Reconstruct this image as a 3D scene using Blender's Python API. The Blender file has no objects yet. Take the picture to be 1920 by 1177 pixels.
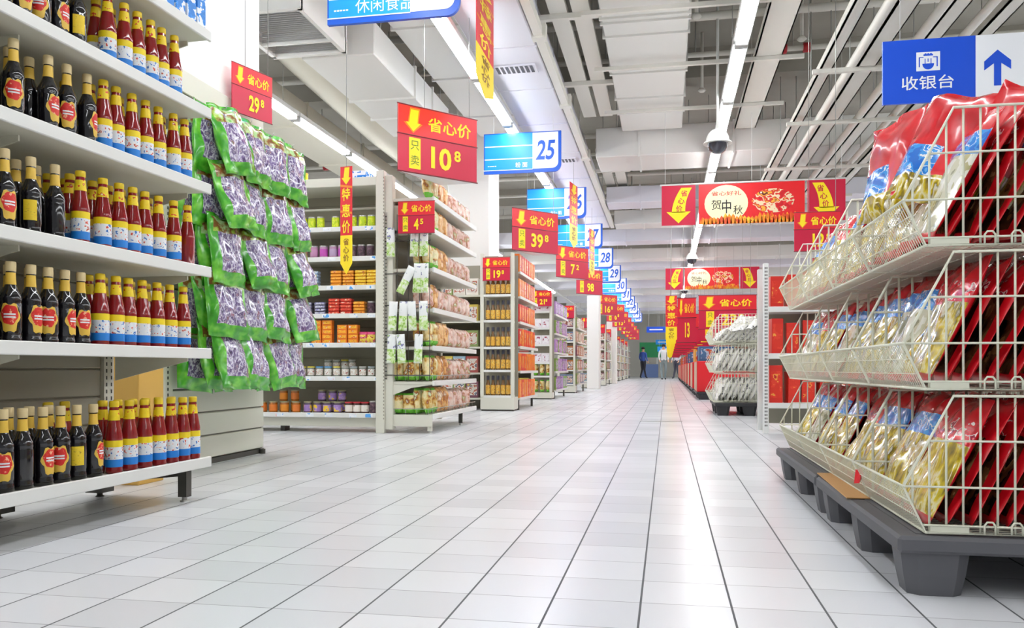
import bpy, math, random
from mathutils import Vector, Matrix
C = bpy.context.scene.collection
S = bpy.context.scene
random.seed(7)
PI = math.pi
R = math.radians

# ------------------------------------------------------------------ camera
CAM_H = 0.56
cd = bpy.data.cameras.new('camera'); cam = bpy.data.objects.new('camera', cd); C.objects.link(cam)
cd.sensor_width = 36.0; cd.sensor_fit = 'HORIZONTAL'
cd.lens = 36.0 * 1540.0 / 1920.0
cd.shift_y = (690.0 - 588.5) / 1920.0
cd.clip_start = 0.05; cd.clip_end = 200
cam.location = (0, 0, CAM_H); cam.rotation_euler = (PI / 2, 0, math.atan(290 / 1540.0))
S.camera = cam

# ------------------------------------------------------------------ view, world
vs = S.view_settings
S.display_settings.display_device = 'sRGB'
vs.view_transform = 'Standard'; vs.look = 'None'; vs.gamma = 1.0; vs.use_curve_mapping = False
vs.exposure = 0.17
W = bpy.data.worlds.new('store_air'); S.world = W; W.use_nodes = True
W.node_tree.nodes['Background'].inputs[0].default_value = (0.93, 0.965, 1.0, 1)
W.node_tree.nodes['Background'].inputs[1].default_value = 0.34
TUBE_POWER = 30.0
S.cycles.max_bounces = 7; S.cycles.diffuse_bounces = 4; S.cycles.glossy_bounces = 3
S.cycles.transparent_max_bounces = 6; S.cycles.sample_clamp_indirect = 6.0

# ------------------------------------------------------------------ materials
def lin(h):
    h = h.lstrip('#'); o = []
    for i in (0, 2, 4):
        c = int(h[i:i+2], 16) / 255.0
        o.append(c / 12.92 if c <= 0.04045 else ((c + 0.055) / 1.055) ** 2.4)
    return (*o, 1)
MATS = {}
def mat(name, col, rough=0.5, metal=0.0, emit=0.0, coat=0.0):
    if name in MATS: return MATS[name]
    m = bpy.data.materials.new(name); m.use_nodes = True
    b = m.node_tree.nodes['Principled BSDF']
    b.inputs['Base Color'].default_value = lin(col)
    b.inputs['Roughness'].default_value = rough
    b.inputs['Metallic'].default_value = metal
    if coat: b.inputs['Coat Weight'].default_value = coat; b.inputs['Coat Roughness'].default_value = 0.08
    if emit:
        b.inputs['Emission Color'].default_value = (0.94, 0.97, 1.0, 1); b.inputs['Emission Strength'].default_value = emit
    MATS[name] = m; return m
def ramp(nt, stops, const=True):
    r = nt.nodes.new('ShaderNodeValToRGB'); r.color_ramp.interpolation = 'CONSTANT' if const else 'LINEAR'
    e = r.color_ramp.elements
    while len(e) > 1: e.remove(e[-1])
    e[0].position = stops[0][0]; e[0].color = lin(stops[0][1])
    for p, c in stops[1:]:
        n = e.new(p); n.color = lin(c)
    return r
def printed(name, stops, scale=30, stretch=(1, 1, 1), rough=0.3, kind='noise', coat=0.0, detail=2.0, const=True):
    """a printed pack surface: patches of ink laid out by a noise or cell pattern in object space"""
    if name in MATS: return MATS[name]
    m = bpy.data.materials.new(name); m.use_nodes = True; nt = m.node_tree
    b = nt.nodes['Principled BSDF']; b.inputs['Roughness'].default_value = rough
    if coat: b.inputs['Coat Weight'].default_value = coat; b.inputs['Coat Roughness'].default_value = 0.1
    tc = nt.nodes.new('ShaderNodeTexCoord'); oi = nt.nodes.new('ShaderNodeObjectInfo')
    mp = nt.nodes.new('ShaderNodeMapping'); mp.inputs['Scale'].default_value = stretch
    ad = nt.nodes.new('ShaderNodeVectorMath'); ad.operation = 'ADD'
    ml = nt.nodes.new('ShaderNodeMath'); ml.operation = 'MULTIPLY'; ml.inputs[1].default_value = 7.0
    nt.links.new(oi.outputs['Random'], ml.inputs[0])
    nt.links.new(tc.outputs['Object'], ad.inputs[0]); nt.links.new(ml.outputs[0], ad.inputs[1])
    nt.links.new(ad.outputs[0], mp.inputs['Vector'])
    if kind == 'noise':
        n = nt.nodes.new('ShaderNodeTexNoise'); n.inputs['Detail'].default_value = detail; out = n.outputs[0]
    else:
        n = nt.nodes.new('ShaderNodeTexVoronoi'); sep = nt.nodes.new('ShaderNodeSeparateColor')
        nt.links.new(n.outputs['Color'], sep.inputs[0]); out = sep.outputs[0]
    n.inputs['Scale'].default_value = scale
    nt.links.new(mp.outputs[0], n.inputs['Vector'])
    r = ramp(nt, stops, const); nt.links.new(out, r.inputs[0])
    nt.links.new(r.outputs[0], b.inputs['Base Color'])
    MATS[name] = m; return m
def assorted(name, cols, rough=0.4):
    """a pack surface whose colour differs from object to object"""
    if name in MATS: return MATS[name]
    m = bpy.data.materials.new(name); m.use_nodes = True; nt = m.node_tree
    b = nt.nodes['Principled BSDF']; b.inputs['Roughness'].default_value = rough
    oi = nt.nodes.new('ShaderNodeObjectInfo')
    r = ramp(nt, [(i / len(cols), c) for i, c in enumerate(cols)])
    nt.links.new(oi.outputs['Random'], r.inputs[0]); nt.links.new(r.outputs[0], b.inputs['Base Color'])
    MATS[name] = m; return m

CREAM = mat('cream_enamel', '#d8d6c7', 0.42)
RAILW = mat('white_price_rail', '#e4e4df', 0.35)
BACKP = mat('grey_back_panel', '#9a9584', 0.6)
DARKM = mat('dark_steel', '#4a4842', 0.45, 0.3)
STEEL = mat('steel', '#a9a9a4', 0.35, 0.7)
WHITE = mat('white_paint', '#e8e8e4', 0.6)
WIREC = mat('cream_wire', '#e6e6d2', 0.35)
BLACKP = mat('black_plastic', '#2b2b2e', 0.5)
GREYP = mat('dark_grey_plastic', '#5c5c60', 0.62)
RED = mat('sign_red', '#e0202e', 0.35)
CRIM = mat('sign_crimson', '#c8143c', 0.35)
YEL = mat('sign_yellow', '#ffe21c', 0.4)
ORANGE = mat('sign_orange', '#f08a1e', 0.4)
BLUE = mat('sign_blue', '#1497f2', 0.35)
DBLUE = mat('sign_dark_blue', '#1458c8', 0.35)
RBLUE = mat('sign_royal_blue', '#0f4fd2', 0.4)
SWHITE = mat('sign_white', '#f4f6fa', 0.35)
TAGGREEN = mat('tag_green_ink', '#4a7a22', 0.5)
GOLDINK = mat('gold_ink', '#e8b63c', 0.35)
INKB = mat('black_ink', '#20181a', 0.5)

# ------------------------------------------------------------------ lettering cache (text outlines become flat meshes)
GLY = {}
def prepare_text(strings):
    obs = []
    for s, bold, shear in strings:
        if (s, bold, shear) in GLY: continue
        cu = bpy.data.curves.new('lettering', 'FONT'); cu.body = s; cu.size = 1.0; cu.offset = bold; cu.shear = shear
        cu.align_x = 'CENTER'; cu.resolution_u = 3
        o = bpy.data.objects.new('lettering', cu); C.objects.link(o); obs.append(((s, bold, shear), o, cu))
    dg = bpy.context.evaluated_depsgraph_get(); dg.update()
    for key, o, cu in obs:
        me = bpy.data.meshes.new_from_object(o.evaluated_get(dg))
        vs_ = [tuple(v.co) for v in me.vertices]; fs_ = [tuple(p.vertices) for p in me.polygons]
        if vs_:
            x0 = min(v[0] for v in vs_); x1 = max(v[0] for v in vs_); y0 = min(v[1] for v in vs_); y1 = max(v[1] for v in vs_)
        else: x0 = x1 = y0 = y1 = 0
        GLY[key] = (vs_, fs_, (x0, x1, y0, y1))
        bpy.data.objects.remove(o); bpy.data.curves.remove(cu); bpy.data.meshes.remove(me)
BOLD = 0.018
PRICES = ['10', '8', '39', '7', '2', '9', '4', '5', '19', '29', '12', '23', '21', '16', '6', '3', '13', '98', '15']
TXT = [('省心价', BOLD, 0), ('省', BOLD, 0), ('心', BOLD, 0), ('价', BOLD, 0), ('只', 0, 0), ('卖', 0, 0), ('收银台', 0.008, 0), ('休闲食品', 0, 0), ('粉 面', 0.01, 0), ('方便面', 0.01, 0),
       ('省心好礼', 0.01, 0), ('贺', 0, 0), ('中', 0.01, 0), ('秋', 0, 0), ('大米', 0.01, 0), ('特', BOLD, 0), ('惠', BOLD, 0), ('食用油', 0.01, 0)]
TXT += [(p, 0.03, 0) for p in PRICES] + [(str(n), 0.02, 0.18) for n in range(24, 37)]
prepare_text(TXT)

# ------------------------------------------------------------------ mesh builder
class MB:
    def __init__(s): s.v = []; s.f = []; s.m = []; s.s = []
    def add(s, vs_, fs_, mi=0, smooth=False):
        o = len(s.v); s.v += [tuple(p) for p in vs_]
        for i, f in enumerate(fs_):
            s.f.append(tuple(o + k for k in f)); s.m.append(mi[i] if isinstance(mi, (list, tuple)) else mi); s.s.append(smooth)
        return s
    def box(s, x0, x1, y0, y1, z0, z1, mi=0):
        vs_ = [(x0,y0,z0),(x1,y0,z0),(x1,y1,z0),(x0,y1,z0),(x0,y0,z1),(x1,y0,z1),(x1,y1,z1),(x0,y1,z1)]
        return s.add(vs_, [(0,3,2,1),(4,5,6,7),(0,1,5,4),(1,2,6,5),(2,3,7,6),(3,0,4,7)], mi)
    def rbox(s, x0, x1, y0, y1, z0, z1, b=0.004, mi=0):
        """a box with bevelled edges"""
        vs_ = []; fs_ = []
        xs = (x0, x1); ys = (y0, y1); zs = (z0, z1); idx = {}
        for i in (0, 1):
            for j in (0, 1):
                for k in (0, 1):
                    sx, sy, sz = (1 - 2*i)*b, (1 - 2*j)*b, (1 - 2*k)*b
                    for ax, p in enumerate(((xs[i], ys[j]+sy, zs[k]+sz), (xs[i]+sx, ys[j], zs[k]+sz), (xs[i]+sx, ys[j]+sy, zs[k]))):
                        idx[(i, j, k, ax)] = len(vs_); vs_.append(p)
        g = lambda i, j, k, a: idx[(i, j, k, a)]
        for i in (0, 1):
            q = [g(i,0,0,0), g(i,1,0,0), g(i,1,1,0), g(i,0,1,0)]; fs_.append(q if i else q[::-1])
            q = [g(0,i,0,1), g(0,i,1,1), g(1,i,1,1), g(1,i,0,1)]; fs_.append(q if i else q[::-1])
            q = [g(0,0,i,2), g(1,0,i,2), g(1,1,i,2), g(0,1,i,2)]; fs_.append(q if i else q[::-1])
        for i in (0, 1):
            for j in (0, 1):
                q = [g(i,j,0,0), g(i,j,1,0), g(i,j,1,1), g(i,j,0,1)]; fs_.append(q if (i + j) % 2 else q[::-1])
                q = [g(i,0,j,0), g(i,1,j,0), g(i,1,j,2), g(i,0,j,2)]; fs_.append(q if (i + j) % 2 == 0 else q[::-1])
                q = [g(0,i,j,1), g(1,i,j,1), g(1,i,j,2), g(0,i,j,2)]; fs_.append(q if (i + j) % 2 else q[::-1])
                for k in (0, 1):
                    t = [g(i,j,k,0), g(i,j,k,1), g(i,j,k,2)]; fs_.append(t if (i + j + k) % 2 else t[::-1])
        return s.add(vs_, fs_, mi)
    def tube(s, pts, r, mi=0, n=6, closed=False, cap=True):
        P = [Vector(p) for p in pts]; m = len(P); vs_ = []; fs_ = []
        rr = r if isinstance(r, (list, tuple)) else [r] * m
        up = None
        for i in range(m):
            a = P[i-1] if (i > 0 or closed) else P[i]; b = P[(i+1) % m] if (i < m-1 or closed) else P[i]
            d = (b - a).normalized()
            if up is None: up = Vector((0, 0, 1)) if abs(d.z) < 0.9 else Vector((1, 0, 0))
            x = d.cross(up).normalized(); y = x.cross(d).normalized(); up = y
            for k in range(n):
                t = 2 * PI * (k + 0.5) / n; vs_.append(P[i] + (x * math.cos(t) + y * math.sin(t)) * rr[i])
        for i in range(m if closed else m - 1):
            for k in range(n):
                a = i * n + k; b = i * n + (k+1) % n; c2 = ((i+1) % m) * n + (k+1) % n; d2 = ((i+1) % m) * n + k
                fs_.append((a, b, c2, d2))
        if cap and not closed: fs_ += [tuple(range(n))[::-1], tuple((m-1)*n + k for k in range(n))]
        return s.add(vs_, fs_, mi, n > 4)
    def lathe(s, prof, mi=0, n=14, cx=0, cy=0, z0=0, cap=True, flat=False):
        vs_ = []; fs_ = []; ms = []
        for r, z in prof:
            for k in range(n):
                t = 2 * PI * k / n; vs_.append((cx + r * math.cos(t), cy + r * math.sin(t), z0 + z))
        for i in range(len(prof) - 1):
            for k in range(n):
                fs_.append((i*n + k, i*n + (k+1) % n, (i+1)*n + (k+1) % n, (i+1)*n + k)); ms.append(mi[i] if isinstance(mi, list) else mi)
        s.add(vs_, fs_, ms, not flat)
        if cap:
            e = mi[-1] if isinstance(mi, list) else mi; b = mi[0] if isinstance(mi, list) else mi
            s.add([v for v in vs_[:n]], [tuple(range(n))[::-1]], b); s.add([v for v in vs_[-n:]], [tuple(range(n))], e)
        return s
    def prism(s, poly, y0, y1, mi=0, plane='xz'):
        n = len(poly)
        if plane == 'xz': P = lambda a, b, t: (a, t, b)
        elif plane == 'yz': P = lambda a, b, t: (t, a, b)
        else: P = lambda a, b, t: (a, b, t)
        vs_ = [P(a, b, y0) for a, b in poly] + [P(a, b, y1) for a, b in poly]
        fs_ = [tuple(range(n)), tuple(range(2*n - 1, n - 1, -1))] + [(i, n + i, n + (i+1) % n, (i+1) % n) for i in range(n)]
        return s.add(vs_, fs_, mi)
    def text(s, t, cx, cz, h, y, mi=0, bold=BOLD, shear=0, width=None, vertical_squash=1.0):
        """flat lettering facing -y, centred on (cx, cz), h high"""
        vs_, fs_, (x0, x1, y0, y1) = GLY[(t, bold, shear)]
        k = h / max(1e-6, y1 - y0); kx = k if width is None else width / max(1e-6, x1 - x0)
        s.add([(cx + (v[0] - (x0+x1)/2) * kx, y, cz + (v[1] - (y0+y1)/2) * k) for v in vs_], fs_, mi)
        return s
    def build(s, name, mats, parent=None, loc=None, rot=None, matrix=None):
        me = s.mesh(name, mats, matrix)
        o = bpy.data.objects.new(name, me); C.objects.link(o)
        if parent is not None: o.parent = parent
        if loc is not None: o.location = loc
        if rot is not None: o.rotation_euler = rot
        return o
    def mesh(s, name, mats, matrix=None):
        me = bpy.data.meshes.new(name); me.from_pydata(s.v, [], s.f)
        if not isinstance(mats, (list, tuple)): mats = [mats]
        for m in mats: me.materials.append(m)
        me.polygons.foreach_set('material_index', s.m); me.polygons.foreach_set('use_smooth', s.s)
        if matrix is not None: me.transform(matrix)
        me.update(); return me

def tag(o, label=None, cat=None, group=None, kind=None):
    if label: o['label'] = label
    if cat: o['category'] = cat
    if group: o['group'] = group
    if kind: o['kind'] = kind
    return o
def thing(name, label, cat, loc=(0, 0, 0), rz=0.0, group=None):
    o = bpy.data.objects.new(name, None); o.empty_display_size = 0.1; C.objects.link(o)
    o.location = loc; o.rotation_euler = (0, 0, rz)
    return tag(o, label, cat, group)
def struct(name, mb, mats):
    o = mb.build(name, mats); o['kind'] = 'structure'; return o
def proto_copy(root, loc, rot, label, group=None, scale=None, mapping=None):
    """a copy of a thing with copies of its parts and their sub-parts; mesh data is shared"""
    r = root.copy(); C.objects.link(r); r.location = loc; r.rotation_euler = rot
    if scale: r.scale = scale
    r['label'] = label
    if group: r['group'] = group
    for ch in KIDS.get(root.name, []):
        c = ch.copy(); C.objects.link(c); c.parent = r
        for g in KIDS.get(ch.name, []):
            d = g.copy(); C.objects.link(d); d.parent = c
    return r
KIDS = {}
def kids(root):
    KIDS[root.name] = list(root.children)
    for ch in root.children: KIDS[ch.name] = list(ch.children)
class Proto:
    """the first request places the original itself, later ones place copies"""
    def __init__(s, root): s.root = root; s.used = False; kids(root)
    def put(s, loc, rot, label, group=None, scale=None):
        if not isinstance(rot, (tuple, list)): rot = (0, 0, rot)
        if not s.used:
            s.used = True; r = s.root; r.location = loc; r.rotation_euler = rot; r['label'] = label
            if scale: r.scale = scale
            if group: r['group'] = group
            return r
        return proto_copy(s.root, loc, rot, label, group, scale or (1, 1, 1))
ONES = ['', 'first', 'second', 'third', 'fourth', 'fifth', 'sixth', 'seventh', 'eighth', 'ninth', 'tenth', 'eleventh', 'twelfth', 'thirteenth', 'fourteenth',
        'fifteenth', 'sixteenth', 'seventeenth', 'eighteenth', 'nineteenth', 'twentieth']
def nth(n):
    if n <= 20: return ONES[n]
    if n % 10 == 0: return {30: 'thirtieth', 40: 'fortieth'}[n]
    return {2: 'twenty', 3: 'thirty', 4: 'forty'}[n // 10] + '-' + ONES[n % 10]
SHELFW = ['lowest', 'second lowest', 'third lowest', 'fourth lowest', 'fifth lowest', 'sixth lowest', 'seventh lowest', 'top']
def U(a, b): return random.uniform(a, b)

def pillow(w, h, t, nx=10, nz=14, seam=0.09, seed=0, crumple=0.006, side=0.06):
    """a filled pouch: x across, z up from 0 to h, front at -y; returns verts, front faces grid, back faces grid"""
    rnd = random.Random(seed); ph = [rnd.uniform(0, 6.28) for _ in range(8)]
    F = []; B = []
    for j in range(nz + 1):
        v = j / nz
        for i in range(nx + 1):
            u = -1 + 2 * i / nx
            vv = (v - seam) / (1 - 2 * seam) * 2 - 1; uu = u / (1 - side)
            if abs(vv) >= 1 or abs(uu) >= 1: d = 0.0007
            else: d = t / 2 * ((1 - abs(uu) ** 2.6) * (1 - abs(vv) ** 3.2)) ** 0.5 + 0.0007
            cr = crumple * (math.sin(3.1*u + 5*v + ph[0]) * math.cos(4.3*v - 2*u + ph[1]) + 0.6 * math.sin(9*u + ph[2]) * math.sin(11*v + ph[3]))
            cr2 = crumple * (math.sin(3.7*u - 4*v + ph[4]) + 0.6 * math.sin(8*u + ph[5]) * math.cos(10*v + ph[6])) * 0.6
            wv = 0.5 * crumple * math.sin(5 * u + ph[7]) * (1.5 if abs(vv) >= 1 else 0.2)
            ins = 1 - 0.05 * (d / (t / 2)) * (abs(u) > 0.5)
            F.append((u * w / 2 * ins, -d - (cr if d > 0.001 else 0) + wv, v * h)); B.append((u * w / 2 * ins, d - (cr2 if d > 0.001 else 0) + wv, v * h))
    return F, B, nx, nz
def pouch_mb(w, h, t, matf, matb, nx=10, nz=14, seed=0, seam=0.08, crumple=0.006, side=0.06):
    F, B, nx, nz = pillow(w, h, t, nx, nz, seam, seed, crumple, side)
    mb = MB(); o = 0; vs_ = F + B; n1 = len(F); fs_ = []; ms = []
    for j in range(nz):
        for i in range(nx):
            a = j * (nx+1) + i
            fs_.append((a, a+1, a+nx+2, a+nx+1)); ms.append(matf((i + .5) / nx, (j + .5) / nz))
            fs_.append((n1+a, n1+a+nx+1, n1+a+nx+2, n1+a+1)); ms.append(matb((i + .5) / nx, (j + .5) / nz))
    for i in range(nx):
        fs_.append((i, n1+i, n1+i+1, i+1)); ms.append(matb(.5, 0))
        a = nz * (nx+1) + i; fs_.append((a, a+1, n1+a+1, n1+a)); ms.append(matb(.5, 1))
    for j in range(nz):
        a = j * (nx+1); fs_.append((a, a+nx+1, n1+a+nx+1, n1+a)); ms.append(matb(0, .5))
        a += nx; fs_.append((a, n1+a, n1+a+nx+1, a+nx+1)); ms.append(matb(1, .5))
    mb.add(vs_, fs_, ms, True)
    return mb
# ------------------------------------------------------------------ the setting: floor, walls, columns, slab
def floor_material():
    m = bpy.data.materials.new('glossy_white_tiles'); m.use_nodes = True; nt = m.node_tree; L = nt.links.new
    b = nt.nodes['Principled BSDF']
    tc = nt.nodes.new('ShaderNodeTexCoord'); sp = nt.nodes.new('ShaderNodeSeparateXYZ'); L(tc.outputs['Object'], sp.inputs[0])
    def M(op, a, c=None, d=None):
        n = nt.nodes.new('ShaderNodeMath'); n.operation = op
        for i, v in enumerate((a, c, d)):
            if v is None: continue
            if isinstance(v, (int, float)): n.inputs[i].default_value = v
            else: L(v, n.inputs[i])
        return n.outputs[0]
    def axis(o, off, pitch, half):
        t = M('DIVIDE', M('SUBTRACT', o, off), pitch)
        fr = M('ABSOLUTE', M('SUBTRACT', M('FRACT', M('ADD', t, 0.5)), 0.5))
        return M('LESS_THAN', fr, half / pitch), M('FLOOR', t)
    gx, ix = axis(sp.outputs[0], -0.061, 0.2107, 0.0026)
    gy, iy = axis(sp.outputs[1], 1.985, 0.2045, 0.0019)
    grout = M('MAXIMUM', gx, M('MULTIPLY', gy, 0.72))
    cb = nt.nodes.new('ShaderNodeCombineXYZ'); L(ix, cb.inputs[0]); L(iy, cb.inputs[1])
    wn = nt.nodes.new('ShaderNodeTexWhiteNoise'); L(cb.outputs[0], wn.inputs['Vector'])
    r = ramp(nt, [(0, '#d9dade'), (0.5, '#e0e1e5'), (1, '#e6e7ea')], False); L(wn.outputs['Value'], r.inputs[0])
    ns = nt.nodes.new('ShaderNodeTexNoise'); ns.inputs['Scale'].default_value = 1.3; ns.inputs['Detail'].default_value = 3; L(tc.outputs['Object'], ns.inputs['Vector'])
    rr = nt.nodes.new('ShaderNodeMapRange'); L(ns.outputs[0], rr.inputs[0]); rr.inputs['To Min'].default_value = 0.20; rr.inputs['To Max'].default_value = 0.30
    mx = nt.nodes.new('ShaderNodeMix'); mx.data_type = 'RGBA'; L(grout, mx.inputs[0]); L(r.outputs[0], mx.inputs[6]); mx.inputs[7].default_value = lin('#55565a')
    L(mx.outputs[2], b.inputs['Base Color'])
    m2 = nt.nodes.new('ShaderNodeMix'); m2.data_type = 'FLOAT'; L(grout, m2.inputs[0]); L(rr.outputs[0], m2.inputs[2]); m2.inputs[3].default_value = 0.7
    L(m2.outputs[0], b.inputs['Roughness'])
    b.inputs['IOR'].default_value = 1.45
    return m
struct('floor', MB().box(-18, 14, -6, 56, -0.1, 0), floor_material())
SLAB = printed('ceiling_concrete', [(0, '#8f8b80'), (0.5, '#a29e93'), (1, '#aeaaa0')], 1.5, rough=0.8, const=False)
struct('ceiling', MB().box(-18, 14, -6, 56, 4.9, 5.1), SLAB)
WALLM = mat('wall_paint', '#d9d6cc', 0.7)
struct('wall_left', MB().box(-18.2, -18, -6, 56, 0, 4.9), WALLM)
struct('wall_right', MB().box(14, 14.2, -6, 56, 0, 4.9), WALLM)
struct('wall_back', MB().box(-18.2, 14.2, 56, 56.2, 0, 4.9), WALLM)
COLM = mat('column_white', '#f1efe9', 0.55)
def column(nm, x0, x1, y0, y1):
    mb = MB(); mb.rbox(x0, x1, y0, y1, 0, 4.9, 0.01)
    return struct(nm, mb, COLM)
column('trim_1', -3.3, -2.66, 4.05, 5.06)
column('trim_2', -3.3, -2.65, 12.2, 12.95)
column('trim_3', -2.1, -1.78, 22.0, 22.6)
column('trim_4', -2.15, -1.8, 30.0, 30.6)
# expansion joint across the aisle
tag(MB().box(-0.28, 0.16, 8.76, 8.80, 0.0, 0.004).build('expansion_joint', STEEL), 'thin metal joint strip set across the tiled aisle floor', 'floor strip')
# ------------------------------------------------------------------ near left gondola with sauces
GA = R(-1.97); GX, GY = -1.935, 3.24
def gpos(s, inn, z):     # s: along the front edge (0 at the far end, minus towards the viewer), inn: depth behind the front edge
    return (GX - s * math.sin(GA) - inn * math.cos(GA), GY + s * math.cos(GA) - inn * math.sin(GA), z)
gond = thing('gondola_shelf', 'cream metal gondola shelving in front left stocked with sauce bottles', 'shelving', (GX, GY, 0), GA)
LEN = 2.6
SZ = [0.17, 0.635, 0.985, 1.342, 1.668, 2.0]
def shelf_board(z, depth, y0, y1, lip=0.042):
    mb = MB(); mb.box(-depth, -0.006, y0, y1, z - 0.026, z); return mb
for k, z in enumerate(SZ):
    d = 0.5 if k == 0 else 0.46
    sh = shelf_board(z, d, -LEN, 0.0).build('shelf_board', CREAM, gond)
    pr = MB(); pr.rbox(-0.008, 0.006, -LEN, 0.004, z - 0.034, z + 0.010, 0.003); pr.build('price_rail', RAILW, sh)
    for yy in (-0.012, -0.92, -1.84):
        br = MB(); br.prism([(-d, z - 0.026), (-0.10, z - 0.026), (-0.10, z - 0.045), (-d, z - 0.13)], yy - 0.003, yy + 0.003); br.build('bracket', CREAM, sh)
for yy in (-0.04, -0.95, -1.87):
    mb = MB(); mb.box(-0.53, -0.47, yy - 0.03, yy + 0.03, 0.05, 2.25, 0)
    for i in range(70):
        z = 0.12 + i * 0.03
        mb.box(-0.471, -0.4685, yy + 0.012, yy + 0.018, z, z + 0.016, 1); mb.box(-0.471, -0.4685, yy - 0.018, yy - 0.012, z, z + 0.016, 1)
    mb.build('upright', [CREAM, DARKM], gond)
mb = MB()
for i in range(17):
    z = 0.2 + i * 0.12; mb.rbox(-0.50, -0.485, -LEN, -0.07, z, z + 0.114, 0.004)
mb.box(-0.515, -0.50, -LEN, -0.07, 0.05, 2.24)  # solid sheet added behind the slats, down low, to block stray light
mb.build('back_panel', BACKP, gond)
for yy in (-0.10,):
    mb = MB(); mb.box(-0.075, -0.035, yy - 0.018, yy + 0.018, 0.02, 0.14, 0); mb.lathe([(0.012, 0), (0.012, 0.02)], 1, 8, -0.055, yy); mb.lathe([(0.02, 0), (0.018, 0.006)], 1, 10, -0.055, yy)
    mb.prism([(-0.5, 0.143), (-0.07, 0.143), (-0.07, 0.105), (-0.5, 0.06)], yy - 0.004, yy + 0.004, 0)
    mb.build('leg', [DARKM, STEEL], gond)
for yy in (-0.06, -0.60, -0.97, -1.88):
    mb = MB(); mb.box(-0.54, -0.46, yy - 0.04, yy + 0.04, 0.02, 0.06); mb.lathe([(0.02, 0), (0.012, 0.006), (0.012, 0.02)], 0, 8, -0.5, yy)
    mb.build('foot', DARKM, gond)
# carton and post standing on the shelf behind the gap under the fourth shelf
bx = thing('wooden_crate', 'tan plywood crate standing behind the far end of the left gondola', 'crate', (-2.54, 3.62, 0.0), 0)
mb = MB(); mb.rbox(-0.075, 0.065, -0.10, 0.10, 0.0, 0.78, 0.004); mb.build('crate_body', mat('plywood', '#d8ab52', 0.6), bx)
for z in (0.04, 0.70):
    mb = MB(); mb.box(-0.079, 0.069, -0.104, 0.104, z, z + 0.035); mb.build('crate_batten', mat('plywood_edge', '#c0933f', 0.6), bx)

# --- bottles
GLASS_R = mat('oyster_sauce_in_glass', '#8c151a', 0.10, coat=0.6)
CAPY = mat('yellow_cap', '#e6c51e', 0.4)
LABY = mat('label_yellow', '#f6da1c', 0.45)
LABB = mat('label_blue', '#1d83dd', 0.45)
PRW = printed('label_picture', [(0, '#3d78c2'), (0.36, '#e9edf2'), (0.56, '#f2f0ee'), (0.63, '#d84a38'), (0.70, '#a5551f'), (0.76, '#eceff2')], 75, (1, 1, 1), 0.4)
NECKL = printed('neck_label_picture', [(0, '#f3d21c'), (0.55, '#f6da1c'), (0.64, '#d8371f'), (0.72, '#f1e7b0')], 60, rough=0.4)
GLASS_K = mat('dark_soy_glass', '#141216', 0.10, coat=0.6)
CAPC = mat('cream_cap', '#d9c493', 0.5)
GOLD = mat('gold_label', '#e9c04a', 0.4)
SREDL = printed('red_emblem', [(0, '#d8241f'), (0.55, '#e23a26'), (0.63, '#f2b08c')], 90, rough=0.4)
PAPERY = printed('back_label_print', [(0, '#f2cf2a'), (0.58, '#f5d838'), (0.66, '#b98a1a'), (0.74, '#f5d838')], 140, (0.4, 0.4, 2.0), 0.5)

def facet_r(r, k, n):  # eight soft facets
    return r * (1 + 0.03 * math.cos(8 * 2 * PI * k / n))
def make_red(labelled=True):
    t = thing('oyster_sauce_bottle', 'x', 'bottle')
    H = 0.268
    mb = MB(); mb.lathe([(0.026, 0), (0.031, 0.004), (0.0315, 0.012), (0.0305, 0.02), (0.0305, 0.120), (0.0315, 0.126), (0.031, 0.135), (0.026, 0.165), (0.0205, 0.195), (0.0185, 0.215), (0.0165, 0.235), (0.0155, 0.246)], 0, 16)
    mb.build('glass_body', GLASS_R, t)
    if labelled:
        mb = MB(); mb.lathe([(0.0311, 0.024), (0.0311, 0.052), (0.0311, 0.098), (0.0311, 0.122)], [1, 0, 2], 16, cap=False); mb.build('body_label', [PRW, LABB, LABY], t)
    mb = MB(); mb.lathe([(0.0212, 0.196), (0.0193, 0.214), (0.0172, 0.234)], 0, 14, cap=False); mb.build('neck_label', NECKL, t)
    mb = MB(); mb.lathe([(0.0165, 0.245), (0.0175, 0.247), (0.0175, 0.262), (0.016, 0.267), (0.012, 0.268)], 0, 14); mb.build('cap', CAPY, t)
    return t
def patch(mb, r, a0, zc, wa, hz, mi, wob=0.12, n=26, seed=0):
    """an ornate curved label glued on a cylinder of radius r, centred on angle a0"""
    rings = 4; vs_ = [(r * math.cos(a0), r * math.sin(a0), zc)]; fs_ = []
    for q in range(1, rings + 1):
        for k in range(n):
            t = 2 * PI * k / n; s_ = (1 + wob * math.cos(6 * t + seed) + 0.5 * wob * math.sin(3 * t)) * q / rings
            a = a0 + wa * math.cos(t) * s_; vs_.append((r * math.cos(a), r * math.sin(a), zc + hz * math.sin(t) * s_))
    for k in range(n): fs_.append((0, 1 + k, 1 + (k+1) % n))
    for q in range(rings - 1):
        for k in range(n):
            a = 1 + q * n + k; b = 1 + q * n + (k+1) % n; fs_.append((a, a + n, b + n, b))
    mb.add(vs_, fs_, mi, True)
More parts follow.
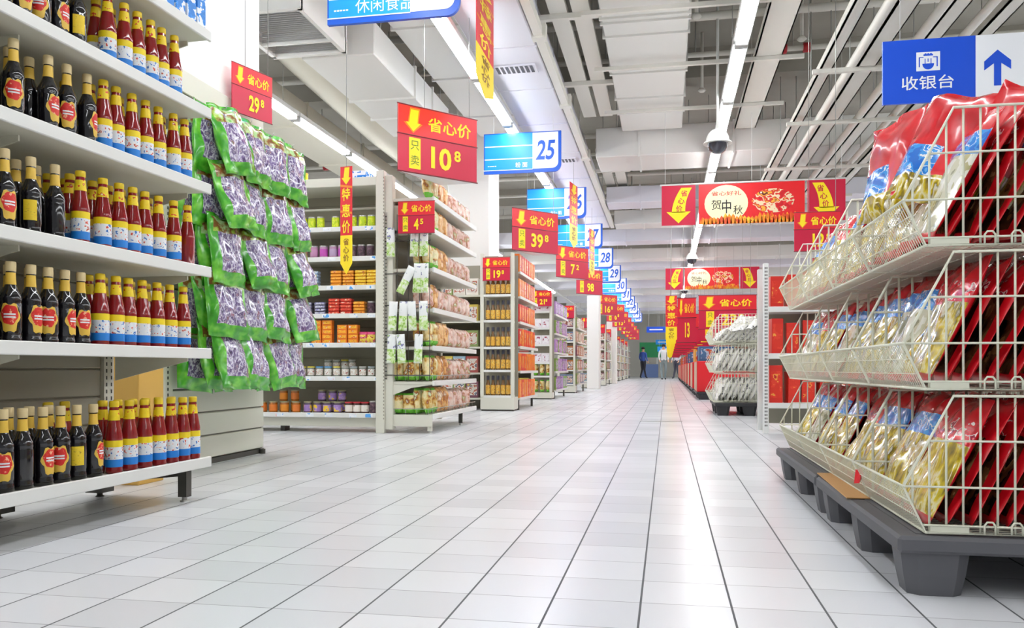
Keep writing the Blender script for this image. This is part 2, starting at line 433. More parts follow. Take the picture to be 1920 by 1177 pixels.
def make_black(kind):
    t = thing('soy_sauce_bottle', 'x', 'bottle')
    mb = MB(); mb.lathe([(0.027, 0), (0.0325, 0.005), (0.033, 0.02), (0.031, 0.026), (0.031, 0.036), (0.0325, 0.042), (0.0325, 0.125), (0.031, 0.132), (0.0325, 0.138), (0.031, 0.152), (0.0235, 0.170), (0.0165, 0.186), (0.0145, 0.205), (0.0135, 0.236)], 0, 16)
    mb.build('glass_body', GLASS_K, t)
    mb = MB(); mb.lathe([(0.0168, 0.188), (0.0150, 0.205), (0.0144, 0.226)], 0, 14, cap=False); mb.build('neck_label', GOLD, t)
    mb = MB(); mb.lathe([(0.0150, 0.230), (0.0158, 0.232), (0.0158, 0.257), (0.0145, 0.261)], 0, 14); mb.build('cap', CAPC, t)
    if kind == 'emblem':
        mb = MB(); patch(mb, 0.0330, 0, 0.084, 0.92, 0.046, 0, 0.12); patch(mb, 0.0334, 0, 0.092, 0.76, 0.031, 1, 0.06, seed=1); mb.build('emblem_label', [GOLD, SREDL], t)
        mb = MB()
        for dz in (0.082, 0.091): 
            vs_ = []; fs_ = []
            for k in range(9):
                a = -0.5 + k * 0.125; vs_ += [(0.0337 * math.cos(a), 0.0337 * math.sin(a), dz), (0.0337 * math.cos(a), 0.0337 * math.sin(a), dz + 0.005)]
            for k in range(8): fs_.append((2*k, 2*k+2, 2*k+3, 2*k+1))
            mb.add(vs_, fs_, 0)
        mb.build('label_lettering', SWHITE, t)
    elif kind == 'back':
        mb = MB(); vs_ = []; fs_ = []
        for k in range(9):
            a = -0.62 + k * 0.155; vs_ += [(0.033 * math.cos(a), 0.033 * math.sin(a), 0.052), (0.033 * math.cos(a), 0.033 * math.sin(a), 0.118)]
        for k in range(8): fs_.append((2*k, 2*k+2, 2*k+3, 2*k+1))
        mb.add(vs_, fs_, 0, True); mb.build('back_label', PAPERY, t)
    return t
P_RED = Proto(make_red()); P_REDB = Proto(make_red(False))
P_EMB = Proto(make_black('emblem')); P_BACK = Proto(make_black('back')); P_BARE = Proto(make_black('bare'))
FW = ['bottom', 'second', 'third', 'fourth', 'fifth']
# per shelf: black bottles (s, kind, label turn in degrees), then red bottles
LAY = {
 0: ([(-1.10, 'e', -30), (-1.014, 'e', -5), (-0.937, 'n', 60), (-0.853, 'e', 35), (-0.775, 'e', -20), (-0.70, 'b', -5), (-0.619, 'e', 50)], [-0.516, -0.428, -0.342, -0.26, -0.18, -0.10, -0.025]),
 1: ([(-1.07, 'e', 0), (-0.984, 'e', -15), (-0.903, 'e', 35), (-0.830, 'e', -10), (-0.755, 'e', 45), (-0.680, 'e', 12)], [-0.586, -0.508, -0.434, -0.357, -0.265, -0.180, -0.095]),
 2: ([(-1.10, 'e', 0), (-1.008, 'e', 20), (-0.903, 'b', -15), (-0.800, 'n', 0)], [-0.684, -0.57, -0.487, -0.415, -0.338, -0.252, -0.158]),
 3: ([(-1.08, 'e', 0), (-0.973, 'e', -8), (-0.830, 'e', 35), (-0.747, 'e', -5), (-0.650, 'e', 58)], [-0.572, -0.499, -0.419, -0.338, -0.256, -0.165, -0.085]),
 4: ([(-1.02, 'e', 10), (-0.942, 'e', 15), (-0.862, 'e', -25), (-0.785, 'e', 40), (-0.70, 'b', 0)], [-0.55, -0.464, -0.388, -0.309, -0.235, -0.155]),
}
KINDW = {'e': 'soy bottle, emblem turned %s', 'b': 'soy bottle showing its yellow back label', 'n': 'soy bottle showing no label'}
for k, (bl, rd) in LAY.items():
    z = SZ[k] + 0.0005; nb = len(bl)
    for i, (s_, kd, ang) in enumerate(bl):
        p = {'e': P_EMB, 'b': P_BACK, 'n': P_BARE}[kd]
        face = -math.pi * 0.20 + R(ang)
        w = 'outward' if abs(ang) < 25 else ('aside' if ang > 0 else 'leftward')
        d = KINDW[kd] % w if kd == 'e' else KINDW[kd]
        p.put(gpos(s_, 0.07, z), GA + face, 'dark %s, %s before the red bottles, %s sauce shelf' % (d, nth(nb - i), FW[k]), 'soy sauce bottles on the %s sauce shelf' % FW[k])
    nr = len(rd)
    for i, s_ in enumerate(rd):
        P_RED.put(gpos(s_, 0.068 + U(-0.004, 0.004), z), U(-0.5, 0.5), 'red oyster sauce bottle in the front row, %s from the end, %s sauce shelf' % (nth(nr - i), FW[k]), 'oyster sauce bottles on the %s sauce shelf' % FW[k])
    for i, s_ in enumerate(rd[:-1]):
        P_RED.put(gpos(s_ + 0.03, 0.142 + U(-0.004, 0.004), z), U(-0.5, 0.5), 'red oyster sauce bottle, second row, %s from the shelf end, %s sauce shelf' % (nth(nr - 1 - i), FW[k]), 'second row oyster bottles on the %s sauce shelf' % FW[k])
    for i, s_ in enumerate([-1.05, -0.945, -0.86, -0.775]):
        P_BARE.put(gpos(s_ + (0.03 if k != 2 else 0.06), 0.145, z), U(-0.3, 0.3), 'dark soy sauce bottle in the second row, %s of it, %s sauce shelf' % (nth(i + 1), FW[k]), 'second row soy bottles on the %s sauce shelf' % FW[k])
    for i, s_ in enumerate([-0.69, -0.61]):
        P_RED.put(gpos(s_ + 0.02, 0.215, z), U(-0.3, 0.3), 'red oyster sauce bottle behind the dark soy bottles, %s one, %s sauce shelf' % (nth(i + 1), FW[k]), 'oyster bottles behind the soy bottles')
P_REDB.put(gpos(-0.06, 0.07, SZ[2]), 0.2, 'red sauce bottle without body label at the end of the third sauce shelf', 'oyster sauce bottles on the third sauce shelf')
# blue and white cartons on the top shelf
CARTP = printed('milk_carton_print', [(0, '#1f7fd6'), (0.46, '#2f8fe6'), (0.5, '#eef2f6'), (0.8, '#dfe8f2')], 22, (1, 1, 1.2), 0.4)
def make_carton():
    t = thing('drink_carton', 'x', 'carton'); mb = MB(); mb.rbox(-0.03, 0.03, -0.03, 0.03, 0, 0.17, 0.002); mb.build('carton_body', CARTP, t)
    mb = MB(); mb.prism([(-0.03, 0.17), (0.03, 0.17), (0, 0.20)], -0.03, 0.03, 0); mb.build('carton_top', SWHITE, t)
    return t
pc = Proto(make_carton())
for i, s_ in enumerate([-0.32, -0.25, -0.175, -0.10, -0.03]):
    pc.put(gpos(s_, 0.05, SZ[5]), GA, 'blue and white carton, %s from the end of the top left shelf' % nth(5 - i), 'cartons on the top shelf')

# ------------------------------------------------------------------ slat wall on the first column, with hooks of green snack pouches
sw = thing('display_panel', 'white horizontally grooved slat panel cladding the near left column', 'display panel', (-2.655, 0, 0))
mb = MB()
z = 0.035
while z < 2.15:
    mb.rbox(0.006, 0.022, 4.0, 5.06, z, z + 0.128, 0.004, 0); z += 0.137
mb.build('slat_panel', CREAM, sw)
mb = MB(); mb.box(0, 0.006, 4.0, 5.06, 0.03, 2.225); mb.build('backing_board', mat('slat_groove', '#8d8b80', 0.7), sw)
mb = MB(); mb.box(0, 0.03, 4.0, 5.05, 0.0, 0.03, 0); mb.lathe([(0.02, 0), (0.02, 0.03)], 0, 8, 0.045, 5.0); mb.build('base_rail', DARKM, sw)
mb = MB(); mb.box(0.0, 0.06, 3.84, 3.98, 0.0, 2.22, 0)
for i in range(70):
    for yy in (3.87, 3.93): mb.box(0.0595, 0.0612, yy, yy + 0.012, 0.08 + i * 0.03, 0.096 + i * 0.03, 1)
mb.build('upright', [CREAM, DARKM], sw)
HZ = [1.96, 1.66, 1.36, 1.07, 0.79]; HY_ = [4.10, 4.37, 4.64, 4.91]
for i in range(5):
    for j in range(4):
        mb = MB(); zz = HZ[i]; yy = HY_[j]
        mb.tube([(0.02, yy, zz), (0.30, yy, zz + 0.01), (0.31, yy, zz + 0.03)], 0.003)
        mb.build('hook', STEEL, sw)
GRN = printed('green_film', [(0, '#1f6a12'), (0.45, '#3fa024'), (0.7, '#7fd244'), (1, '#b8f08a')], 16, rough=0.22, const=False, coat=0.4)
WIN = printed('purple_sweets_window', [(0.28, '#3a2c48'), (0.38, '#6d5a88'), (0.44, '#9a8cae'), (0.49, '#e2dfe6'), (0.53, '#8a7aa2'), (0.58, '#4f3c62'), (0.63, '#b4a8bc'), (0.68, '#8a3a5a'), (0.74, '#6a8a5a')], 30, (1.3, 1, 0.8), 0.15, coat=0.6, detail=5, const=False)
HDR = printed('snack_pouch_header', [(0.3, '#5aa83a'), (0.42, '#b9d89a'), (0.50, '#8c5a32'), (0.56, '#7a4a2a'), (0.62, '#a8c84a'), (0.72, '#e4ece0')], 12, rough=0.2, coat=0.4, detail=4, const=False)
def gf(u, v):
    if v < 0.17: return 0
    if v > 0.94: return 0
    if abs(u - .5) > 0.37 + 0.05 * (v > .7): return 0
    if v > 0.70: return 2
    return 1
pv = []
for sd in range(4):
    o = pouch_mb(0.27, 0.385, 0.085, gf, lambda u, v: 0, 14, 18, sd, 0.07, 0.013).build('snack_pouch', [GRN, WIN, HDR])
    o['category'] = 'snack pouch'; pv.append(Proto(o))
COLW = ['nearest', 'second', 'third', 'last']
for i in range(5):
    for j in range(4):
        for q in range(3):
            yy = HY_[j]
            p = pv[(i * 5 + j * 3 + q) % 4]
            rot = (R(U(-6, 4) - 13 + 4 * q), R(U(-9, 9)), R(90 - 6 + U(-16, 10)))
            top = Vector((-2.655 + 0.285 - q * 0.085, yy, HZ[i] + 0.01))
            base = top - Matrix.Rotation(rot[2], 3, 'Z') @ Matrix.Rotation(rot[1], 3, 'Y') @ Matrix.Rotation(rot[0], 3, 'X') @ Vector((0, 0, 0.370))
            p.put(tuple(base), rot, 'green snack pouch, %s on the %s hook of the %s row down the slat wall' % (['frontmost', 'middle', 'rearmost'][q], COLW[j], nth(i + 1)), 'green pouches hung in row %s of the slat wall' % nth(i + 1))
# ------------------------------------------------------------------ shelf unit of cans and jars facing the viewer (first row of gondolas)
unit = thing('wall_shelf_unit', 'cream shelf unit of tins and jars facing the camera behind the slat wall', 'shelving', (-3.0, 6.75, 0))
MZ = [0.165, 0.485, 0.775, 1.03, 1.275, 1.525, 1.785]
X0, X1 = -1.35, 0.54      # local
for k, z in enumerate(MZ):
    mb = MB(); mb.box(X0, X1 - 0.005, 0.012, 0.44, z - 0.028, z); b = mb.build('shelf_board', CREAM, unit)
    mb = MB(); mb.rbox(X0, X1 - 0.005, -0.004, 0.012, z - 0.036, z + 0.006, 0.003); mb.build('price_rail', RAILW, b)
    for j in range(9):
        xx = X0 + 0.15 + j * 0.21 + U(-0.05, 0.05); mb = MB(); mb.box(xx, xx + 0.07, -0.0065, -0.004, z - 0.030, z + 0.0, 0)
        mb.build('price_ticket', printed('ticket_print', [(0, '#5aa6e8'), (0.4, '#f4f6f8'), (0.55, '#e8eef4'), (0.7, '#f2b8b0')], 18), b)
mb = MB(); mb.box(X0, X1, 0.43, 0.45, 0.06, 2.2)
for i in range(15): mb.rbox(X0, X1, 0.424, 0.432, 0.1 + i*0.14, 0.232 + i*0.14, 0.003)
mb.build('back_panel', BACKP, unit)
mb = MB(); mb.rbox(X0, X1 - 0.005, 0.0, 0.44, 2.14, 2.215, 0.004); mb.build('canopy', CREAM, unit)
mb = MB(); mb.tube([(X0, 0.2, 1.98), (X1, 0.2, 1.98)], 0.012); mb.build('stretcher_bar', CREAM, unit)
for xx in (X1, X0 + 0.75):
    if xx == X1:
        mb = MB(); mb.rbox(xx - 0.002, xx + 0.075, -0.02, 0.05, 0.0, 2.26, 0.004, 0)
        for i in range(70):
            z = 0.12 + i * 0.03; mb.box(xx + 0.066, xx + 0.0755, -0.021, -0.0195, z, z + 0.014, 1)
        mb.build('upright', [CREAM, BACKP], unit)
mb = MB(); mb.box(X0, X1, 0.05, 0.07, 0.05, 0.125); mb.build('kick_plate', CREAM, unit)
for xx in (X0 + 0.55, X0 + 0.95): MB().box(xx, xx + 0.04, 0.1, 0.2, 0.0, 0.13).build('foot', DARKM, unit)
bxx = thing('storage_box', 'small white and blue box lying on top of the tin shelf unit', 'box', (-2.68, 6.9, 2.215)); MB().rbox(-0.08, 0.10, -0.1, 0.1, 0, 0.07, 0.003).build('box_body', CARTP, bxx)
mb = MB(); mb.box(-0.08, 0.10, -0.1005, -0.1, 0.03, 0.05); mb.build('box_label', SWHITE, bxx)
def yl(xx, lab):
    t = thing('snack_tin', lab, 'tin', (xx, 6.95, 2.216), 0, 'yellow tins on top of the shelf unit'); mb = MB(); mb.lathe([(0.035, 0), (0.035, 0.09)], 0, 14); mb.build('tin_body', YEL, t); mb = MB(); mb.lathe([(0.037, 0.09), (0.037, 0.102)], 0, 14); mb.build('lid', GOLD, t)
yl(-3.30, 'yellow tin on top of the shelf unit, nearest the green pouches'); yl(-3.22, 'yellow tin on top of the shelf unit, further from the green pouches')

def can(name, cat, r, h, bodym, lidm, paperm=None, lidh=0.012):
    t = thing(name, 'x', cat); mb = MB(); mb.lathe([(r * 0.94, 0), (r, 0.004), (r, h - lidh)], 0, 14); mb.build('can_body' if lidm is None else 'jar_body', bodym, t)
    if paperm: mb = MB(); mb.lathe([(r + 0.0006, h * 0.15), (r + 0.0006, h * 0.72)], 0, 14, cap=False); mb.build('paper_label', paperm, t)
    mb = MB(); mb.lathe([(r * 1.02, h - lidh), (r * 1.02, h - 0.002), (r * 0.96, h)], 0, 14); mb.build('lid', lidm or STEEL, t)
    return t
P_GREENCAN = Proto(can('drink_can', 'can', 0.034, 0.105, mat('lime_can', '#c3d51f', 0.3), STEEL, printed('lime_can_print', [(0, '#b9d41c'), (0.5, '#dbe433'), (0.66, '#7a9a1e'), (0.72, '#e6e98a')], 40)))
P_PURCAN = Proto(can('porridge_can', 'can', 0.036, 0.11, mat('pink_can', '#b98aa8', 0.3), STEEL, assorted('porridge_label', ['#c79a86', '#c58fb4', '#c04fae', '#b9a1c0', '#8a5a7c', '#caa9b8'], 0.35)))
P_DARKCAN = Proto(can('dark_can', 'can', 0.034, 0.11, mat('dark_can_side', '#5c4450', 0.3), STEEL, printed('dark_can_print', [(0, '#4a3640'), (0.5, '#6d505c'), (0.66, '#8d7a70')], 40)))
P_JAR = Proto(can('relish_jar', 'jar', 0.036, 0.10, mat('amber_jar', '#a8601c', 0.15, coat=0.5), mat('brass_lid', '#8f8a68', 0.4, 0.3), assorted('jar_label_warm', ['#e08a24', '#d9772a', '#e8a23a'], 0.4)))
P_JARP = Proto(can('preserve_jar', 'jar', 0.036, 0.10, mat('purple_jar', '#5d4a62', 0.15, coat=0.5), mat('brass_lid', '#8f8a68', 0.4, 0.3), printed('violet_gold_label', [(0, '#9a78b8'), (0.5, '#b294c8'), (0.56, '#efc632'), (0.72, '#9a78b8')], 20)))
P_JARG = Proto(can('glass_jar', 'jar', 0.032, 0.09, mat('pale_jar', '#8f948a', 0.15, coat=0.5), assorted('jar_lid_mixed', ['#9aa4a8', '#d6c23a', '#3f8fc8', '#a8a8a0'], 0.4), printed('pale_jar_label', [(0, '#d7c9b8'), (0.45, '#e9e6e0'), (0.6, '#b56a5a'), (0.7, '#6a6f8c')], 45)))
P_JARR = Proto(can('red_topped_jar', 'jar', 0.036, 0.10, mat('umber_jar', '#4a2a22', 0.15, coat=0.5), mat('red_lid', '#b0202c', 0.4), printed('white_square_label', [(0, '#efe6dc'), (0.62, '#e8ddd0'), (0.70, '#7a3a30')], 30)))
def tin_flat(name, body, pic):
    t = thing(name, 'x', 'tin'); mb = MB(); mb.rbox(-0.052, 0.052, -0.035, 0.035, 0, 0.026, 0.006); mb.build('tin_body', body, t)
    mb = MB(); mb.box(-0.044, 0.044, -0.0357, -0.035, 0.005, 0.021, 0); mb.box(-0.045, 0.045, -0.028, 0.028, 0.026, 0.0266, 0); mb.build('tin_picture', pic, t)
    return t
TINY = Proto(tin_flat('fish_tin', mat('yellow_tin', '#e2a92a', 0.3, 0.2), printed('yellow_tin_print', [(0, '#f1c52c'), (0.5, '#f4d85a'), (0.62, '#d97a22'), (0.72, '#6a4a9a')], 40)))
TINO = Proto(tin_flat('meat_tin', mat('orange_tin', '#dd8a24', 0.3, 0.2), printed('orange_tin_print', [(0, '#ee9a2a'), (0.5, '#f4b640'), (0.62, '#c84a22'), (0.7, '#f0d8a8')], 40)))
TINB = Proto(tin_flat('sardine_tin', mat('silver_blue_tin', '#9fb4d0', 0.3, 0.3), printed('blue_tin_print', [(0, '#5f7fc0'), (0.4, '#c8d6e8'), (0.58, '#e8d44a'), (0.68, '#4a68b0')], 40)))
TINL = Proto(tin_flat('dace_tin', mat('lilac_tin', '#6d6a80', 0.3, 0.3), printed('lilac_tin_print', [(0, '#8a86b8'), (0.45, '#c9c9d8'), (0.62, '#3a3648')], 40)))
TINR = Proto(tin_flat('pork_tin', mat('red_tin', '#c83a2e', 0.3, 0.1), printed('red_tin_print', [(0, '#d8402e'), (0.5, '#e86a4a'), (0.6, '#f4e0c8'), (0.7, '#b8282a')], 40)))
def ux(px_like): return px_like
def row(proto, xs, k, lab, y=0.06, z=0.0, sx=1.0):
    n = len(xs)
    for i, x in enumerate(xs):
        proto.put((x, 6.75 + y, MZ[k] + 0.001 + z), U(-0.15, 0.15), lab % nth(n - i), lab.split(',')[0] + ' group ' + str(k))
def stack(proto, xs, k, m, lab, y=0.05):
    n = len(xs)
    for i, x in enumerate(xs):
        for q in range(m):
            proto.put((x, 6.75 + y, MZ[k] + 0.001 + q * 0.0275), U(-0.05, 0.05), lab % (nth(q + 1), nth(n - i)), lab.split(',')[0].replace(' %s', '') + ' row ' + str(k))
row(P_GREENCAN, [-3.42, -3.33, -3.245, -3.16, -3.08, -3.00], 6, 'lime green can on the top shelf, left run, %s from its right')
row(P_GREENCAN, [-2.86, -2.78, -2.70, -2.61, -2.53], 6, 'lime green can on the top shelf, right run, %s from the upright')
row(P_PURCAN, [-3.36, -3.26, -3.16, -3.06, -2.97, -2.88, -2.80], 5, 'pinkish porridge can on the second shelf, %s from the dark cans')
row(P_DARKCAN, [-2.70, -2.62, -2.54], 5, 'dark purple can on the second shelf, %s from the upright')
row(P_JARG, [-3.36, -3.285, -3.215], 4, 'small labelled jar on the third shelf, %s left of the blue tins')
row(P_JARG, [-3.33, -3.25], 4, 'small labelled jar stacked on jars of the third shelf, %s left of the blue tins', z=0.0912)
stack(TINB, [-3.06], 4, 5, 'silver blue tin, %s up, third shelf, %s stack left of the orange tins')
stack(TINO, [-2.84, -2.73], 4, 5, 'orange meat tin, %s up, third shelf of the unit, %s stack from the yellow tins')
stack(TINY, [-2.615, -2.508], 4, 5, 'yellow fish tin, %s up, third shelf of the unit, %s stack from the upright')
stack(TINL, [-3.38, -3.25, -3.12, -2.99], 3, 4, 'lilac grey tin, %s up, fourth shelf of the unit, %s stack from the red tins')
stack(TINR, [-2.86, -2.75], 3, 5, 'red pork tin, %s up, fourth shelf of the unit, %s stack from the orange tins')
stack(TINO, [-2.63], 3, 4, 'orange tin, %s up, fourth shelf of the unit, %s stack from the upright')
row(P_DARKCAN, [-2.53], 3, 'purple can at the right end of the fourth shelf, %s from the upright')
# little cardboard packs on the fifth shelf
P_PACKO = Proto((lambda t: (MB().rbox(-0.045, 0.045, -0.03, 0.03, 0, 0.040, 0.002).build('pack_body', mat('orange_pack', '#ee7f1d', 0.4), t), MB().box(-0.035, 0.035, -0.0306, -0.03, 0.008, 0.032).build('pack_print', printed('orange_pack_print', [(0, '#f6a626'), (0.48, '#f4c63a'), (0.58, '#d8321f'), (0.66, '#f2e4d0')], 55), t), t)[2])(thing('seasoning_pack', 'x', 'pack')))
P_SACH = Proto((lambda t: (pouch_mb(0.075, 0.10, 0.03, lambda u, v: 0 if v < .7 else 1, lambda u, v: 0, 6, 8, 3, 0.08, 0.003).build('pouch_body', [printed('sachet_print', [(0, '#e8b830'), (0.4, '#f0d860'), (0.55, '#c83a2a'), (0.62, '#d86a9a'), (0.7, '#7aa83a')], 40), mat('sachet_top', '#d8447a', 0.3)], t), t)[1])(thing('spice_sachet', 'x', 'sachet')))
stack2 = [(-3.34, 3), (-3.23, 3), (-3.03, 5), (-2.93, 5), (-2.79, 4), (-2.69, 4)]
for i, (x, m) in enumerate(stack2):
    for q in range(m):
        P_PACKO.put((x, 6.81, MZ[2] + 0.001 + q * 0.041), U(-0.04, 0.04), 'orange seasoning pack, %s up in the %s stack, fifth shelf from top' % (nth(q + 1), nth(i + 1)), 'orange packs on the fifth shelf')
for i, x in enumerate([-2.60, -2.53]):
    P_SACH.put((x, 6.80, MZ[2] + 0.002), 0, 'small printed sachet on the fifth shelf, %s from the upright' % nth(2 - i), 'sachets on the fifth shelf')
row(P_JARG, [-3.42, -3.33, -3.25, -3.17, -3.09, -3.01, -2.93, -2.85, -2.77, -2.69, -2.61, -2.53], 1, 'small jar with mixed lid on the second lowest shelf, %s from the upright')
row(P_JARG, [-3.0, -2.92, -2.84, -2.77], 1, 'jar in the back row of the second lowest shelf, %s one', y=0.22, z=0.06)
row(P_JAR, [-3.55, -3.45, -3.34, -3.23], 0, 'amber relish jar on the lowest shelf, %s left of the violet jars')
row(P_JARP, [-3.12, -3.03, -2.94, -2.84], 0, 'violet labelled jar on the lowest shelf, %s left of the red lids')
row(P_JARR, [-2.735, -2.66, -2.585], 0, 'red lidded jar on the lowest shelf, %s from the dark end can')
row(P_DARKCAN, [-2.51], 0, 'olive dark can at the end of the lowest shelf, %s from the upright')
row(P_JAR, [-3.40, -3.29], 0, 'amber jar stacked on other jars of the lowest shelf, %s one', y=0.16, z=0.1)
row(P_JARP, [-3.03, -2.93, -2.84], 0, 'dark jar stacked behind on the lowest shelf, %s one', y=0.16, z=0.1)
row(P_JAR, [-3.40, -3.29], 0, 'amber jar under the stacked ones, lowest shelf, %s one', y=0.16)
row(P_JARP, [-3.03, -2.93, -2.84], 0, 'dark jar under the stacked ones, lowest shelf, %s one', y=0.16)

# ------------------------------------------------------------------ endcap with noodle packs, side grid of hanging sleeves
ec = thing('endcap_shelf', 'cream endcap shelving of noodle packs at the first aisle corner', 'shelving', (-1.955, 6.77, 0))
EZ = [0.16, 0.445, 0.745, 1.07, 1.415, 1.745, 2.02]
EL = 1.58; ED = 0.40
for k, z in enumerate(EZ):
    mb = MB(); mb.box(-ED, -0.01, 0, EL, z - 0.026, z); b = mb.build('shelf_board', CREAM, ec)
    mb = MB(); mb.rbox(-0.012, 0.006, -0.004, EL, z - 0.036, z + 0.008, 0.003); mb.build('price_rail', RAILW, b)
    if k == 1: MB().prism([(-ED, z - 0.028), (-0.02, z - 0.028), (-0.20, z - 0.055), (-ED, z - 0.13)], -0.004, 0.004).build('bracket', CREAM, b)
    if k == 0: MB().box(-ED, -0.012, -0.004, 0.004, z - 0.10, z).build('bracket', CREAM, b)
    if k in (0, 1):
        mb = MB(); mb.tube([(-ED, 0, z + 0.05), (-0.01, 0, z + 0.05), (-0.01, EL, z + 0.05)], 0.003)
        for i in range(12): mb.tube([(-0.01, i * EL / 12, z), (-0.01, i * EL / 12, z + 0.05)], 0.0022, n=5)
        for i in range(4): mb.tube([(-ED + 0.05 + 0.1 * i, 0, z), (-ED + 0.05 + 0.1 * i, 0, z + 0.05)], 0.0022, n=5)
        mb.build('wire_rail', STEEL, b)
MB().rbox(-0.43, -0.36, -0.02, 0.06, 0.03, 2.22, 0.005).build('upright', CREAM, ec)
MB().rbox(-0.43, -0.36, EL - 0.06, EL, 0.03, 2.22, 0.005).build('upright', CREAM, ec)
MB().box(-0.42, -0.40, 0.06, EL - 0.06, 0.1, 2.15).build('back_panel', BACKP, ec)
for yy in (0.03, 1.10): 
    mb = MB(); mb.box(-0.06, -0.025, yy - 0.017, yy + 0.017, 0.02, 0.13, 0); mb.lathe([(0.018, 0), (0.012, 0.02)], 1, 8, -0.042, yy); mb.build('leg', [CREAM if yy < 0.5 else DARKM, STEEL], ec)
mb = MB()
gx0, gx1 = -0.50, -0.16
for i in range(46): mb.tube([(gx0, -0.02, 0.47 + i * 0.031), (gx0 + 0.09, -0.02, 0.47 + i * 0.031)], 0.0035, n=5)
for i in range(6): mb.tube([(gx0 + 0.018 * i, -0.026, 0.46), (gx0 + 0.018 * i, -0.026, 1.90)], 0.0022, n=5)
for zz in (0.50, 0.79, 1.10, 1.37, 1.65): mb.tube([(gx0, -0.026, zz), (gx1 + 0.14, -0.026, zz)], 0.004, n=5)
for xx in (-0.32, -0.22, -0.12, -0.03): mb.tube([(xx, -0.02, 0.46), (xx, -0.02, 1.88)], 0.003, n=5)
mb.build('side_grid', DARKM, ec)
MB().box(-0.395, -0.02, 0.0, 0.004, 1.70, 1.96).build('side_plate', BACKP, ec)
# hanging sleeves
SLV = printed('sleeve_front', [(0, '#f2f4f2'), (0.56, '#eef2ee'), (0.60, '#8a8ab0'), (0.66, '#b9d08a')], 22, rough=0.25)
SLG = printed('sleeve_lower', [(0, '#eaf2dc'), (0.45, '#cfe6a0'), (0.58, '#9ac85a'), (0.68, '#f0f4e8')], 30, rough=0.25)
def sf(u, v): return 1 if v < 0.5 else 0
o = pouch_mb(0.075, 0.25, 0.03, sf, lambda u, v: 0, 6, 12, 5, 0.05, 0.002).build('noodle_sleeve', [SLV, SLG]); o['category'] = 'noodle sleeve'
psl = Proto(o)
SL = [(1.51, [(-2.32, 0), (-2.115, 3), (-2.03, 2)]), (1.20, [(-2.24, 28), (-2.09, 4), (-2.025, 2)]), (0.88, [(-2.31, 4), (-2.215, 3), (-2.125, -2), (-2.03, 0)]), (0.60, [(-2.32, 3), (-2.22, -3), (-2.08, 3)])]
for i, (z, it) in enumerate(SL):
    for j, (x, tl) in enumerate(it):
        psl.put((x, 6.715, z), (R(2), R(tl), U(-0.1, 0.1)), ('white noodle sleeve tilted askew on the endcap side grid' if tl > 20 else 'white and green noodle sleeve, %s in the %s row of the side grid' % (nth(j + 1), nth(i + 1))), 'noodle sleeves hung on the side grid row %d' % (i + 1))
# noodle packs on endcap shelves
NPG = printed('noodle_green_foot', [(0, '#3f9a24'), (0.5, '#6cc33a'), (1, '#a5de62')], 16, rough=0.25, const=False)
NPY = printed('noodle_pack_picture', [(0.2, '#b8c86a'), (0.4, '#eee0b0'), (0.5, '#e6cf90'), (0.57, '#c8963a'), (0.62, '#8a3a2a'), (0.67, '#dfe8b8'), (0.76, '#6fae3a')], 12, rough=0.22, detail=4, const=False)
NPO = printed('noodle_pack_orange', [(0.25, '#e08a3a'), (0.45, '#efc48a'), (0.53, '#e2a35a'), (0.6, '#a8602a'), (0.7, '#f2e0c0')], 12, rough=0.22, detail=4, const=False)
NPP = printed('noodle_pack_pale', [(0.25, '#d89a86'), (0.42, '#ecd6c8'), (0.52, '#e2b8a8'), (0.6, '#b8745a'), (0.66, '#a8a86a'), (0.74, '#f0e6dc')], 14, rough=0.22, detail=4, const=False)
PK = {}
for nm, body in (('g', NPY), ('o', NPO), ('p', NPP)):
    for sd in (1, 2):
        fm = (lambda u, v: 1 if (v < 0.22 or v > 0.86) else 0) if nm == 'g' else (lambda u, v: 0)
        o = pouch_mb(0.13, 0.22 if nm != 'p' else 0.19, 0.075, fm, fm, 8, 10, sd + 10, 0.05, 0.007).build('noodle_pack', [body, NPG]); o['category'] = 'noodle pack'
        PK[nm + str(sd)] = Proto(o)
NMW = {'g': 'green edged noodle pack', 'o': 'orange beige noodle pack', 'p': 'pale pink noodle pack'}
CNT = {}
for k, z in enumerate(EZ):
    seq = ['g', 'g', 'o', 'o', 'p', 'p', 'p', 'p', 'p'] if k not in (3,) else ['p', 'o', 'p', 'p', 'p', 'p', 'p', 'p', 'p']
    for i, nm in enumerate(seq):
        for q in range(2 if k < 6 else 1):
            sc = (1, 1, min(1.0, ((EZ[k+1] - z - 0.05) / 0.22) if k < 6 else 1.0))
            PK[nm + str(1 + (i + q) % 2)].put((-1.955 - 0.075 - 0.085 * q, 6.77 + 0.09 + i * 0.17, z + 0.009), (R(-4), 0, R(90 + U(-14, 6))), '%s, %s along, %s row, %s endcap shelf' % (NMW[nm], nth(i + 1), ['front', 'back'][q], SHELFW[k]), 'noodle packs on the %s endcap shelf' % SHELFW[k], sc)
    if k in (0, 1):
        for i, x in enumerate([-2.30, -2.19]):
            PK['g1'].put((x, 6.83, z + 0.009), (0, 0, U(-0.1, 0.1)), 'green edged noodle pack seen through the endcap side, %s in, %s shelf' % (nth(2 - i), SHELFW[k]), 'noodle packs facing the endcap side', (0.9, 1, 0.8))

